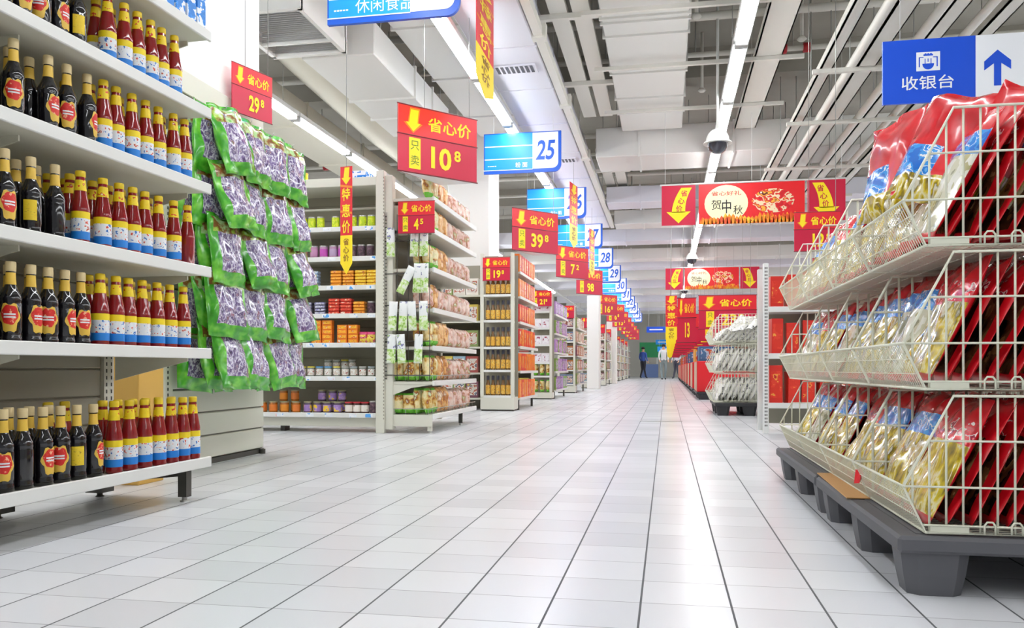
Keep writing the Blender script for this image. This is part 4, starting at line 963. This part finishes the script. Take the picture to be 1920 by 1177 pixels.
AISLE = {24: (5.5, '休闲食品'), 25: (10.0, '粉 面'), 26: (13.2, '方便面'), 27: (16.6, '方便面'), 28: (20.0, '食用油'), 29: (23.4, '大米'), 30: (26.8, '食用油'), 31: (30.2, '大米'), 32: (33.6, '食用油'), 33: (37.0, '大米'), 34: (40.4, '食用油'), 35: (43.8, '大米')}
for num, (yy, txt) in AISLE.items():
    yy *= 0.98; x0 = -2.195 if num > 24 else -2.325; w, h, zt = 0.95, 0.49, (3.415 if num > 24 else 3.44)
    t = thing('aisle_sign', 'blue hanging aisle sign numbered %d, %s of the numbered signs from the front' % (num, nth(num - 24)) if num > 24 else 'blue hanging aisle sign lettered for snack food, nearest and cut by the frame', 'aisle sign', (x0, yy, zt))
    rc = 0.09; pol = [(0, 0), (w, 0)] + [(w - rc + rc*math.cos(a), -h + rc - rc*math.sin(a)) for a in [i * PI / 2 / 6 for i in range(7)]] + [(0, -h)]
    MB().prism(pol[::-1], 0, 0.03).build('sign_board', DBLUE, t)
    MB().box(0.012, 0.635*w, -0.002, 0, -h + 0.045, -0.012).build('blue_panel', BLUE, t)
    rc = 0.07; x1 = w - 0.035; zb = -h + 0.045
    pol = [(0.635*w, -0.012), (x1, -0.012)] + [(x1 - rc + rc*math.cos(a), zb + rc - rc*math.sin(a)) for a in [i * PI / 2 / 6 for i in range(7)]] + [(0.635*w, zb)]
    MB().prism(pol[::-1], -0.002, 0).build('number_panel', SWHITE, t)
    mb = MB()
    for z in (-0.16, -0.315): mb.box(0.012, 0.635*w, -0.003, -0.002, z - 0.006, z + 0.006)
    mb.box(0.0, 0.635*w, -0.003, -0.002, zb - 0.008, zb)
    mb.text(txt, 0.49*w if num > 24 else 0.44*w, -0.392 if num > 24 else -0.375, 0.062 if num > 24 else 0.10, -0.003, 0, 0.01 if num > 24 else 0)
    for i in range(5): mb.box(0.05 + 0.022*i, 0.066 + 0.022*i, -0.003, -0.002, -0.402, -0.392)
    mb.build('white_lettering', SWHITE, t)
    MB().text(str(num), 0.80*w, -0.225, 0.24, -0.003, 0, 0.02, 0.18, width=0.25*w).build('number', DBLUE, t)
    for xx in (0.12, 0.85): MB().tube([(xx, 0.015, 0), (xx, 0.015, 4.9 - zt)], 0.003, n=5).build('hanging_rod', WHITE, t)

# cashier sign
cs = thing('cashier_sign', 'blue and white hanging cashier sign with an upward arrow', 'sign', (1.94 * 0.75, 6.0, 0.56 + 2.98 * 0.75))
cs.scale = (0.75, 0.75, 0.75)
MB().box(0, 0.78, 0, 0.03, -0.575, 0).build('blue_panel', RBLUE, cs)
MB().box(0.78, 1.40, 0, 0.03, -0.575, 0).build('white_panel', SWHITE, cs)
MB().text('收银台', 0.38, -0.395, 0.125, -0.002, 0, 0.008, width=0.44).build('lettering', SWHITE, cs)
ic = MB().box(0.285, 0.485, -0.002, 0, -0.29, -0.12).build('icon_panel', SWHITE, cs)
mb = MB(); y = -0.003
mb.add([(0.385 + 0.05*math.cos(a), y, -0.225 - 0.055*math.sin(a)) for a in [i*PI/10 for i in range(11)]][::-1], [tuple(range(11))])
for (a, b, c_, d) in ((0.305, 0.315, -0.255, -0.165), (0.455, 0.465, -0.255, -0.165), (0.305, 0.345, -0.172, -0.165), (0.425, 0.465, -0.172, -0.165), (0.345, 0.425, -0.155, -0.14), (0.355, 0.37, -0.14, -0.132), (0.378, 0.393, -0.14, -0.132), (0.40, 0.415, -0.14, -0.132), (0.355, 0.362, -0.225, -0.18), (0.38, 0.387, -0.21, -0.18), (0.405, 0.412, -0.225, -0.18)):
    mb.box(a, b, y, y + 0.0008, c_, d)
mb.build('icon', RBLUE, ic)
mb = MB(); mb.add([(a, -0.002, b) for a, b in ((0.93, -0.46), (0.99, -0.46), (0.99, -0.26), (1.07, -0.32), (1.07, -0.24), (0.96, -0.14), (0.85, -0.24), (0.85, -0.32), (0.93, -0.26))], [(0, 1, 2, 8), (2, 3, 4, 5), (8, 2, 5), (8, 5, 6, 7)]); mb.build('arrow', RBLUE, cs)
for xx in (0.15, 1.25): MB().tube([(xx, 0.015, 0), (xx, 0.015, (4.9 - 2.795) / 0.75)], 0.003, n=5).build('hanging_rod', WHITE, cs)

# mid-autumn banners across the aisle
FOOD = printed('festival_food_picture', [(0, '#c8141e'), (0.38, '#e22a2a'), (0.46, '#f0d8b0'), (0.54, '#d83a28'), (0.60, '#f2b03a'), (0.66, '#6a1a1a'), (0.72, '#e8e0d0')], 9, (1, 1, 1.3), 0.4)
LEAF = printed('festival_orange_leaves', [(0, '#e0501a'), (0.45, '#f08a1e'), (0.6, '#f6c22e'), (0.7, '#c8321a')], 14, (1, 1, 1), 0.4)
def banner(loc, w, h, lab):
    t = thing('festival_banner', lab, 'banner', loc)
    for a, b in ((0, .19), (.80, 1)): 
        p_ = MB().box(a*w, b*w, 0, 0.01, -h, 0).build('side_panel', CRIM, t)
        cx = (a + b) / 2 * w; mb = MB(); s_ = 1 if a == 0 else -1
        n = 8; vs_ = []
        for i in range(n + 1):
            f = i / n; off = s_ * (0.045 * (1 - f) ** 2) * w; hw = (0.030 + 0.008 * f) * w; vs_ += [(cx + off - hw, -0.001, -0.06*h - 0.62*h*f), (cx + off + hw, -0.001, -0.06*h - 0.62*h*f)]
        fs_ = [(2*i, 2*i+2, 2*i+3, 2*i+1) for i in range(n)]; mb.add(vs_, fs_)
        mb.add([(cx - 0.068*w, -0.001, -0.66*h), (cx, -0.001, -0.95*h), (cx + 0.068*w, -0.001, -0.66*h)], [(0, 1, 2)]); mb.build('arrow', YEL, p_)
        mb = MB()
        for i, g in enumerate('省心价'): mb.text(g, cx + s_ * 0.045 * w * (1 - (0.16 + .27*i)) ** 2, -(0.20 + 0.19*i)*h, 0.16*h, -0.002)
        mb.build('arrow_lettering', CRIM, p_)
    c_ = MB().box(0.208*w, 0.785*w, 0, 0.01, -h, 0).build('centre_panel', mat('festival_red', '#e01c22', 0.35), t)
    mb = MB(); n = 28; cx, cz, rr = 0.36*w, -0.49*h, 0.46*h; mb.add([(cx + 1.15*rr*math.cos(2*PI*i/n), -0.001, cz + rr*math.sin(2*PI*i/n)) for i in range(n)], [tuple(range(n))]); mb.build('moon', mat('moon_cream', '#fbf0c0', 0.4), c_)
    mb = MB(); rnd = random.Random(4); x = 0.215*w
    while x < 0.775*w:
        hh = (0.16 + 0.12*rnd.random())*h; mb.add([(x, -0.0015, -h), (x + 0.03*w, -0.0015, -h), (x + 0.026*w, -0.0015, -h + hh*0.7), (x + 0.014*w, -0.0015, -h + hh), (x + 0.003*w, -0.0015, -h + hh*0.6)], [(0, 1, 2, 3, 4)]); x += 0.021*w
    mb.build('leaf_border', LEAF, c_)
    mb = MB(); mb.add([(0.615*w + 0.115*w*math.cos(2*PI*i/18), -0.0018, -0.46*h + 0.30*h*math.sin(2*PI*i/18)) for i in range(18)], [tuple(range(18))]); mb.build('food_picture', FOOD, c_)
    MB().text('省心好礼', 0.36*w, -0.24*h, 0.115*h, -0.003, 0, 0.01, width=0.165*w).build('red_lettering', mat('soft_red_ink', '#d8504a', 0.5), c_)
    MB().text('贺', 0.305*w, -0.52*h, 0.25*h, -0.003, 0, 0).text('中', 0.362*w, -0.57*h, 0.34*h, -0.003, 0, 0.01, width=0.05*w).text('秋', 0.425*w, -0.66*h, 0.22*h, -0.003, 0, 0).build('black_lettering', INKB, c_)
    MB().tube([(-0.02, 0.005, 0.012), (w + 0.02, 0.005, 0.012)], 0.012).build('top_rail', WHITE, t)
    for xx in (0.02*w, 0.5*w, 0.98*w): MB().tube([(xx, 0.005, 0.012), (xx, 0.005, 4.9 - loc[2])], 0.003, n=5).build('hanging_rod', WHITE, t)
banner((-0.065, 11.0, 2.955), 2.29, 0.52, 'red mid-autumn banner hung across the aisle, the nearer and larger')
banner((-0.03, 22.0, 3.18), 2.38, 0.56, 'red mid-autumn banner hung across the aisle, the further and smaller')
# red boards on the right
price_sign((1.25, 7.30, 1.88), 0.37, 0.33, 0, '12', '8', 'red price sign 12.8 above the gift box shelf', wires=True, tagw=False)
price_sign((1.40, 7.6, 1.52), 0.30, 0.26, R(20), '6', '', 'small red price sign standing on the gift box shelf', wires=False, tagw=False)
price_sign((1.17, 16.6, 1.99), 1.10, 0.66, 0, '23', '8', 'large red price board 23.8 above the red promotion tables')
price_sign((2.35, 16.6, 1.98), 1.05, 0.72, 0, '16', '8', 'large red price board right of the 23.8 board')
for i, y in enumerate([16.4, 19.0, 21.6, 24.2, 27.0, 30.0, 33.0, 36.5, 40]):
    strip_sign((0.05 + 0.012 * y * 0.2, y, 1.98), 0, 0.22, 0.95, 'red and yellow arrow strip over the promotion tables, %s along the aisle' % nth(i + 1))
    price_sign((0.42 if i else 0.40, y + 0.6, 1.98), 0.36, 0.9, 0, ['13', '9', '5', '19', '29', '6', '8', '7', '3'][i], '', 'tall red price board over the promotion tables, %s along the aisle' % nth(i + 1), tagw=False)
    if i > 0: price_sign((1.3, y + 0.8, 2.0), 1.1, 0.8, 0, ['13', '9', '5', '19', '29', '6', '8', '7', '3'][i], '8', 'wide red price board further back over the promotion tables, %s along' % nth(i))
# far blue direction signs
for i, (x, y, z, w) in enumerate([(-0.95, 40.0, 2.55, 0.9), (-0.50, 46.0, 1.75, 1.1), (-0.62, 48.0, 2.2, 0.8)]):
    t = thing('direction_sign', 'small blue direction sign hanging at the far aisle end, %s' % ['highest one', 'lowest one', 'middle one'][i], 'sign', (x, y, z))
    MB().box(0, w, 0, 0.03, -0.28, 0).build('sign_board', RBLUE if i == 0 else BLUE, t); MB().box(w*.15, w*.85, -0.002, 0, -0.17, -0.11).build('white_lettering', SWHITE, t)
    for xx in (0.1, w - 0.1): MB().tube([(xx, 0.01, 0), (xx, 0.01, 4.9 - z)], 0.006, n=5).build('hanging_rod', WHITE, t)
gs = thing('produce_stand', 'green topped stand at the far end of the aisle', 'stand', (-1.5, 50.0, 0))
MB().box(0, 1.0, 0, 1.0, 0, 0.8).build('counter', mat('counter_blue_grey', '#6f86b8', 0.5), gs); MB().box(-0.1, 1.3, -0.1, 0.1, 1.2, 2.1).build('fascia', mat('fascia_green', '#2f9a5a', 0.5), gs); MB().box(0.0, 0.08, 0.0, 0.08, 0.8, 1.2).box(0.9, 0.98, 0.0, 0.08, 0.8, 1.2).build('post', WHITE, gs)
# ------------------------------------------------------------------ ceiling services
DUCT = mat('duct_white', '#dddcd6', 0.55)
DUCTL = mat('duct_cool_white', '#dcdbe2', 0.5)
PIPE = mat('pipe_white', '#dcd9cf', 0.5)
DARKG = mat('grey_grille', '#c2c2c4', 0.5, 0.2)
def lamp_proto(ln):
    t = thing('fluorescent_batten', 'x', 'ceiling lamp')
    MB().rbox(-0.07, 0.07, 0, ln, 0.03, 0.085, 0.006).build('housing', mat('batten_housing', '#c9c9c6', 0.5), t)
    m = mat('lit_tube', '#ffffff', 0.5, emit=TUBE_POWER)
    MB().rbox(-0.052, 0.052, 0.06, ln - 0.06, -0.012, 0.029, 0.012).build('lit_diffuser', m, t)
    for yy in (0.0, ln - 0.05): MB().rbox(-0.056, 0.056, yy, yy + 0.05, -0.014, 0.029, 0.006).build('end_cap', MATS['batten_housing'], t)
    return t
LZ = 3.44
pl = Proto(lamp_proto(1.58))
for x, nm, y0, n in ((-4.24, 'left shelving row', 2.5, 18), (-1.86, 'cool white duct row', 0.0, 27), (0.655, 'main aisle row', -2.0, 30)):
    for i in range(n):
        pl.put((x, y0 + i * 1.60, LZ), 0, 'lit fluorescent batten, %s from the front, %s' % (nth(i + 1), nm), 'battens of ' + nm)
pl2 = Proto(lamp_proto(3.6))
for x, nm, y0, n in ((-7.0, 'the added row to the far left', -4, 14), (-10.5, 'the added row by the left wall', -4, 14), (5.3, 'the added row over the right shelving', -4, 14), (9.0, 'the added row by the right wall', -4, 14), (-4.24, 'row behind the camera, left one', -4, 1), (-1.86, 'row behind the camera, middle one', -5, 1)):  # outer rows, hardly in view, added for the light they cast
    for i in range(n):
        pl2.put((x, y0 + i * 4.0, LZ), 0, 'long lit fluorescent batten, %s from the front, %s' % (nth(i + 1), nm), 'battens of ' + nm)
for x, nm in ((-10.5, 'the added row of lamps by the left wall'), (-7.0, 'the added lamp row to the far left'), (-4.24, 'the left shelving lamp row'), (-1.86, 'the lamp row by the cool white duct'), (0.655, 'the main aisle lamp row'), (5.3, 'the added lamp row over the right shelving'), (9.0, 'the added lamp row by the right wall')):
    t = thing('lamp_rail', 'slim white rail carrying ' + nm, 'rail', (x, 0, LZ + 0.085))
    MB().box(-0.022, 0.022, -5, 51, 0, 0.03).build('rail_bar', WHITE, t)
    for yy in (-4, 0.4, 4.4, 8.6, 11.0, 13.4, 16.8, 18.9, 21.3, 23.0, 24.8, 27.2, 29.4, 32.5, 35.5, 39.2, 41.0, 43.3, 45.5, 48.0): MB().tube([(0, yy, 0.03), (0, yy, 4.9 - LZ - 0.085)], 0.004, n=5).build('hanger_rod', STEEL, t)

def duct(lab, x0, x1, y0, y1, z0, z1, m=DUCT, ribs=None, cat='air duct', ribw=0.03, ribo=0.02):
    t = thing('air_duct', lab, cat, ((x0 + x1) / 2, (y0 + y1) / 2, z0)); w, l = (x1 - x0) / 2, (y1 - y0) / 2; h = z1 - z0
    MB().rbox(-w, w, -l, l, 0, h, 0.01).build('duct_body', m, t)
    if ribs:
        for k in ribs:
            mb = MB()
            if l > w: mb.box(-w - ribo, w + ribo, k - (y0+y1)/2, k - (y0+y1)/2 + ribw, -ribo, h + ribo)
            else: mb.box(k - (x0+x1)/2, k - (x0+x1)/2 + ribw, -l - ribo, l + ribo, -ribo, h + ribo)
            mb.build('flange', m, t)
    mb = MB()
    for sx in (-w * 0.9, w * 0.9):
        for sy in (-l * 0.8, 0, l * 0.8): mb.tube([(sx, sy, h), (sx, sy, 4.9 - z0)], 0.006, n=5)
    mb.build('hanger_rod', STEEL, t)
    return t
duct('wide flat white air duct running along the aisle above', -0.62, 0.21, 1.0, 11.75, 3.92, 4.3, DUCT, [2.0, 3.2, 4.4, 5.6, 6.9, 7.9, 8.02, 8.35, 9.3, 9.42, 10.3, 10.9])
duct('broad white cross duct closing the wide aisle duct', -1.0, 5.5, 11.8, 12.7, 3.58, 4.0, DUCT, [-0.4, 0.9, 2.2, 3.5])
duct('cool white panelled duct beside the left lamp row', -1.83, -1.22, 1.0, 18.0, 3.62, 4.05, DUCTL, [2.0, 3.5, 5.0, 6.4, 7.7, 8.9, 10.2, 11.6, 13.2, 15.0, 16.6], ribw=0.02, ribo=0.008)
t = thing('duct_edge_rail', 'pale angle rail along the edge of the cool white duct', 'rail', (-1.16, 9.5, 3.64)); MB().box(-0.04, 0.04, -8.5, 8.5, -0.03, 0.05).build('angle_bar', PIPE, t); MB().box(-0.06, 0.07, -0.05, 0.05, -0.05, 0.09).box(-0.06, 0.07, -2.05, -1.95, -0.05, 0.09).box(-0.06, 0.07, 2.4, 2.5, -0.05, 0.09).build('clamp', PIPE, t)
for i, (yy) in enumerate((8.25, 12.0)):
    t = thing('duct_vent', 'dark slotted vent in the cool white duct, %s one' % ['nearer', 'further'][i], 'vent', (-1.52, yy, 3.605)); MB().box(-0.22, 0.22, -0.12, 0.12, 0, 0.014).build('vent_frame', DUCTL, t)
    mb = MB()
    for k in range(8): mb.box(-0.19 + k*0.05, -0.16 + k*0.05, -0.09, 0.09, -0.003, 0)
    mb.build('slot', mat('vent_dark', '#4a474a', 0.6), t)
duct('flat white duct section over the left shelving', -3.56, -2.80, 7.62, 10.4, 3.62, 3.95, DUCT, [8.9, 9.6])
t = thing('ceiling_vent', 'large grey louvred air vent at the upper left', 'vent', (-3.42, 7.0, 3.62))
mb = MB(); mb.box(-0.38, 0.38, -0.52, -0.47, -0.02, 0.12).box(-0.38, 0.38, 0.47, 0.52, -0.02, 0.12).box(-0.38, -0.34, -0.5, 0.5, -0.02, 0.12).box(0.34, 0.38, -0.5, 0.5, -0.02, 0.12).box(-0.36, 0.36, 0.20, 0.23, -0.015, 0.1); mb.build('vent_frame', DUCT, t)
mb = MB()
for i in range(24): y = -0.46 + i * 0.039; mb.add([(-0.35, y, 0.0), (0.35, y, 0.0), (0.35, y + 0.034, 0.012), (-0.35, y + 0.034, 0.012)], [(0, 1, 2, 3)])
mb.build('louvre', DARKG, t); MB().box(-0.36, 0.36, -0.5, 0.5, 0.10, 0.6).build('vent_box', DUCT, t)
t = thing('air_duct', 'round-bellied beige air duct above the left lamp row', 'air duct', (-3.88, 11.0, 4.02)); mb = MB(); mb.tube([(0, -4.0, 0.08), (0, -2.2, 0.02), (0, 0, -0.04), (0, 4.0, -0.04)], [0.27, 0.30, 0.32, 0.32], 0, 18); mb.build('duct_body', mat('duct_beige', '#cfcbbb', 0.6), t)
MB().tube([(0, -2, 0.4), (0, -2, 0.8)], 0.01).tube([(0, 3, 0.3), (0, 3, 0.8)], 0.01).build('hanger_rod', STEEL, t)
duct('beige flat duct above and beyond the column on the left', -5.3, -4.6, 6.0, 18.0, 3.72, 4.0, mat('duct_beige', '#cfcbbb', 0.6), [8, 10, 12, 14])
duct('large pale duct rising behind the nearer blue sign', -2.75, -2.05, 5.0, 12.0, 4.02, 4.34, DUCT, [6.5, 8.0, 9.5, 11.0])
for i, x in enumerate((-1.025, -0.805)):
    for j, (a, b) in enumerate(((0.5, 11.2), (13.0, 19.0))):
        t = thing('cable_tray', 'slim white cable tray, %s of the pair, %s length' % (['left', 'right'][i], ['nearer', 'further'][j]), 'cable tray', (x, 0, 3.98)); MB().box(-0.085, 0.085, a, b, 0, 0.05).build('tray', PIPE, t)
        mb = MB()
        y = a + 0.5
        while y < b: mb.tube([(0, y, 0.05), (0, y, 0.92)], 0.005, n=5); y += 2.0
        mb.build('hanger_rod', STEEL, t)
for i, y in enumerate((6.2, 7.9, 9.8, 14.2, 16.5)):
    tag(MB().box(-1.22, -0.62, -0.03, 0.03, -0.05, 0).build('support_bar', PIPE, None, (0, y, 3.98)), 'short white support bar under the slim cable trays, %s from the front' % nth(i + 1), 'support bar')
# right-hand bundle of trays and pipes
for i, (x, w, z, kind) in enumerate(((1.06, 0.28, 3.862, 't'), (1.78, 0.13, 3.95, 't'), (2.02, 0.05, 3.93, 'p'), (2.24, 0.20, 4.0, 't'), (2.52, 0.05, 3.92, 'p'), (2.72, 0.16, 3.98, 't'), (2.98, 0.045, 3.95, 'p'), (3.22, 0.14, 3.98, 't'))):
    y1 = 11.7 if i == 0 else 15.2
    if i: x, w, z = x * 0.85, w * 0.85, 0.56 + (z - 0.56) * 0.85
    t = thing('cable_tray' if kind == 't' else 'pipe', 'pale %s in the right-hand ceiling bundle, %s from the aisle' % ('flat cable tray' if kind == 't' else 'round pipe', nth(i + 1)), 'cable tray' if kind == 't' else 'pipe', (x, 0, z))
    if kind == 't':
        MB().box(-w/2, w/2, 1.0, y1, 0, 0.02).box(-w/2, -w/2 + 0.012, 1.0, y1, 0, 0.09).box(w/2 - 0.012, w/2, 1.0, y1, 0, 0.09).build('tray', PIPE, t)
    else:
        MB().tube([(0, 1.0, 0), (0, y1, 0)], w, 0, 10).build('pipe_body', PIPE, t)
    mb = MB(); y = 2.0
    while y < y1: mb.tube([(0, y, 0.02), (0, y, 4.9 - z)], 0.006, n=5); y += 2.4
    mb.build('hanger_rod', STEEL, t)
for i, y in enumerate((7.6, 9.05, 10.6)):
    tag(MB().box(-0.78, 1.42, -0.02, 0.02, -0.04, 0).build('support_bar', PIPE, None, (0, y, 3.86)), 'white cross bar under the wide aisle duct, %s from the front' % nth(i + 1), 'support bar')
for i, y in enumerate((6.3, 8.2, 9.9, 12.1, 14.1)):
    tag(MB().box(1.36, 2.95, -0.025, 0.025, -0.05, -0.01).build('support_bar', PIPE, None, (0, y, 3.40)), 'long white support bar under the right-hand pipe bundle, %s from the front' % nth(i + 1), 'support bar')
# sprinkler pipes across, with red couplings
for i, y in enumerate((7.3, 8.1, 9.2, 10.4, 13.6, 14.9, 16.4, 18.2, 20.5, 23.5, 27.0, 31.0)):
    t = thing('sprinkler_pipe', 'thin white sprinkler pipe crossing under the slab, %s from the front' % nth(i + 1), 'pipe', (0, y, 4.40 + 0.03 * (i % 2)))
    MB().tube([(-12, 0, 0), (10, 0, 0)], 0.032 if i % 2 else 0.045, 0, 8).build('pipe_body', PIPE, t)
    mb = MB()
    for x in (-4.2, -3.9, 1.35, 1.62) if i in (0, 1, 3, 4) else (-6.5, 4.4): mb.tube([(x, 0, 0), (x + 0.08, 0, 0)], 0.06, 0, 10)
    mb.build('coupling', mat('coupling_red', '#b8242c', 0.4), t)
    mb = MB()
    for x in (-3.0, -0.75, 0.35, 1.5, 3.6): mb.tube([(x, 0, 0), (x, 0, 4.9 - 4.40 - 0.03 * (i % 2))], 0.006, n=5)
    mb.build('hanger_rod', STEEL, t)
for i, (x, y) in enumerate(((0.30, 8.6), (0.45, 10.9), (-2.3, 9.0), (1.45, 9.4), (-3.1, 12.0))):
    tag(MB().tube([(0, 0, 0), (0, 0, 0.75)], 0.02, 0, 8).lathe([(0.03, -0.02), (0.055, 0.0), (0.03, 0.03)], 0, 10).build('drop_pipe', PIPE, None, (x, y, 4.15)), 'short vertical white drop pipe under the slab, %s one' % nth(i + 1), 'pipe')
# concrete beams and lighter cross ducts towards the back
for i in range(13):
    o = MB().box(-18, 14, 0, 0.35, 4.5, 4.92).build('trim_%d' % (10 + i), SLAB, None, (0, 3.2 + i * 4.1, 0)); o['kind'] = 'structure'
for i, y in enumerate((15.3, 17.6, 20.0, 23.3, 25.3, 28.2, 31.2, 34.2, 37.8, 41.4, 44.0, 46.5)):
    duct('white cross duct over the far aisle, %s beyond the nearer banner' % nth(i + 1), -5.0 if i > 1 else -1.1, 6.0, y, y + 0.66, 3.62, 3.92, DUCT if i % 2 else DUCTL, [-3.0, -1.0, 1.0, 3.0] if i > 1 else [-0.5, 1.0, 3.0])
# dome cameras
for i, (x, y, z) in enumerate(((0.545, 9.2, 2.90), (0.565, 19.2, 2.94), (0.56, 27.0, 2.95))):
    t = thing('dome_camera', 'white dome security camera on a ceiling pole, %s along the aisle' % ['nearest', 'second', 'furthest'][i], 'camera', (x, y, z))
    MB().lathe([(0.155, 0.10), (0.15, 0.115), (0.125, 0.13), (0.12, 0.17), (0.10, 0.21), (0.065, 0.245), (0.03, 0.26), (0.02, 0.262)], 0, 24).build('housing', mat('camera_white', '#e6e6e0', 0.4), t)
    MB().lathe([(0.01, -0.01), (0.05, 0.0), (0.085, 0.025), (0.105, 0.06), (0.112, 0.10)], 0, 24).build('dome', mat('smoked_dome', '#33323c', 0.1, coat=0.8), t)
    MB().tube([(0, 0, 0.262), (0, 0, 4.9 - z)], 0.016, 0, 8).build('pole', WHITE, t)
# ------------------------------------------------------------------ shoppers far down the aisle
def person(lab, loc, rz, shirt, trousers, hair='#1c1614', step=0.12):
    V = []; E_ = []; RR = []
    def add(p, r, par=None):
        V.append(p); RR.append(r)
        if par is not None: E_.append((par, len(V) - 1))
        return len(V) - 1
    pel = add((0, 0, 0.92), 0.14); wa = add((0, 0, 1.06), 0.125, pel); ch = add((0, 0.01, 1.26), 0.145, wa); sh = add((0, 0.01, 1.38), 0.10, ch); ne = add((0, 0, 1.47), 0.05, sh)
    hd = add((0, -0.015, 1.56), 0.082, ne); hd2 = add((0, -0.01, 1.65), 0.078, hd)
    for s_ in (-1, 1):
        a = add((s_*0.17, 0.01, 1.37), 0.06, sh); b = add((s_*0.22, 0.02, 1.12), 0.045, a); c_ = add((s_*0.20, -0.12, 0.93), 0.036, b); d = add((s_*0.19, -0.18, 0.87), 0.035, c_)
        for k in range(4): add((s_*(0.165 + 0.018*k), -0.25 + 0.006*k, 0.845), 0.010, d)
        add((s_*0.16, -0.20, 0.86), 0.011, d)
        h_ = add((s_*0.09, 0, 0.86), 0.095, pel); kn = add((s_*0.095, -s_*step*0.4 - 0.02, 0.48), 0.062, h_); an = add((s_*0.10, s_*step, 0.085), 0.042, kn); add((s_*0.105, s_*step - 0.14, 0.035), 0.036, an)
    me = bpy.data.meshes.new('body'); me.from_pydata(V, E_, [])
    o = bpy.data.objects.new('body_tmp', me); C.objects.link(o)
    sk = o.modifiers.new('skin', 'SKIN'); sk.use_smooth_shade = True; ss = o.modifiers.new('sub', 'SUBSURF'); ss.levels = 1; ss.render_levels = 1
    if not me.skin_vertices: me.attributes.new('skin', 'FLOAT', 'POINT')
    for i, sv in enumerate(me.skin_vertices[0].data): sv.radius = (RR[i], RR[i]); sv.use_root = (i == 0)
    dg = bpy.context.evaluated_depsgraph_get(); dg.update(); m2 = bpy.data.meshes.new_from_object(o.evaluated_get(dg)); bpy.data.objects.remove(o)
    m2.materials.clear()
    for m in (mat('skin', '#d8a888', 0.5), mat('cloth_' + shirt.strip('#'), shirt, 0.8), mat('cloth_' + trousers.strip('#'), trousers, 0.8), mat('shoe_dark', '#2a2a2c', 0.5)): m2.materials.append(m)
    for p in m2.polygons:
        c_ = p.center; p.use_smooth = True
        p.material_index = 3 if c_.z < 0.09 else (2 if c_.z < 0.94 and abs(c_.x) < 0.16 and c_.y > -0.16 or c_.z < 0.8 else (1 if c_.z < 1.42 and c_.z > 0.94 and c_.y > -0.12 else 0))
    b = bpy.data.objects.new('person', m2); C.objects.link(b); b.location = loc; b.rotation_euler = (0, 0, rz); tag(b, lab, 'person')
    mb = MB(); mb.lathe([(0.096, -0.02), (0.102, 0.03), (0.09, 0.08), (0.05, 0.115), (0.01, 0.122)], 0, 14, 0, 0.008, 1.60); mb.build('hair', mat('hair_dark', hair, 0.6), b)
    mb = MB()
    for s_ in (-1, 1): mb.lathe([(0.001, -0.01), (0.011, 0), (0.001, 0.01)], 0, 8, s_*0.032, -0.098, 1.615)
    mb.build('eye', mat('eye_dark', '#20181a', 0.4), b)
    mb = MB(); mb.add([(-0.014, -0.095, 1.575), (0.014, -0.095, 1.575), (0, -0.122, 1.578), (0, -0.095, 1.615)], [(0, 1, 2), (0, 2, 3), (2, 1, 3)]); mb.build('nose', MATS['skin'], b)
    return b
person('distant person in a white shirt and grey trousers mid-aisle', (-0.15, 40.0, 0.0), 0.2, '#e8ecee', '#8a9a9c')
person('distant person in a pale shirt standing right of the white-shirted one', (0.50, 43.5, 0.0), -0.5, '#d8d4dc', '#4a4a58')
person('distant person in a blue shirt left of the white-shirted one', (-1.25, 45.0, 0.0), 2.6, '#3a5aa8', '#33343c')

# prototypes that were never placed
for p in [v for v in list(globals().values()) if isinstance(v, Proto)] + BAGP + pv + list(PK.values()):
    if not p.used:
        for ch in list(p.root.children):
            for g in list(ch.children): bpy.data.objects.remove(g)
            bpy.data.objects.remove(ch)
        bpy.data.objects.remove(p.root)
bpy.context.view_layer.update()
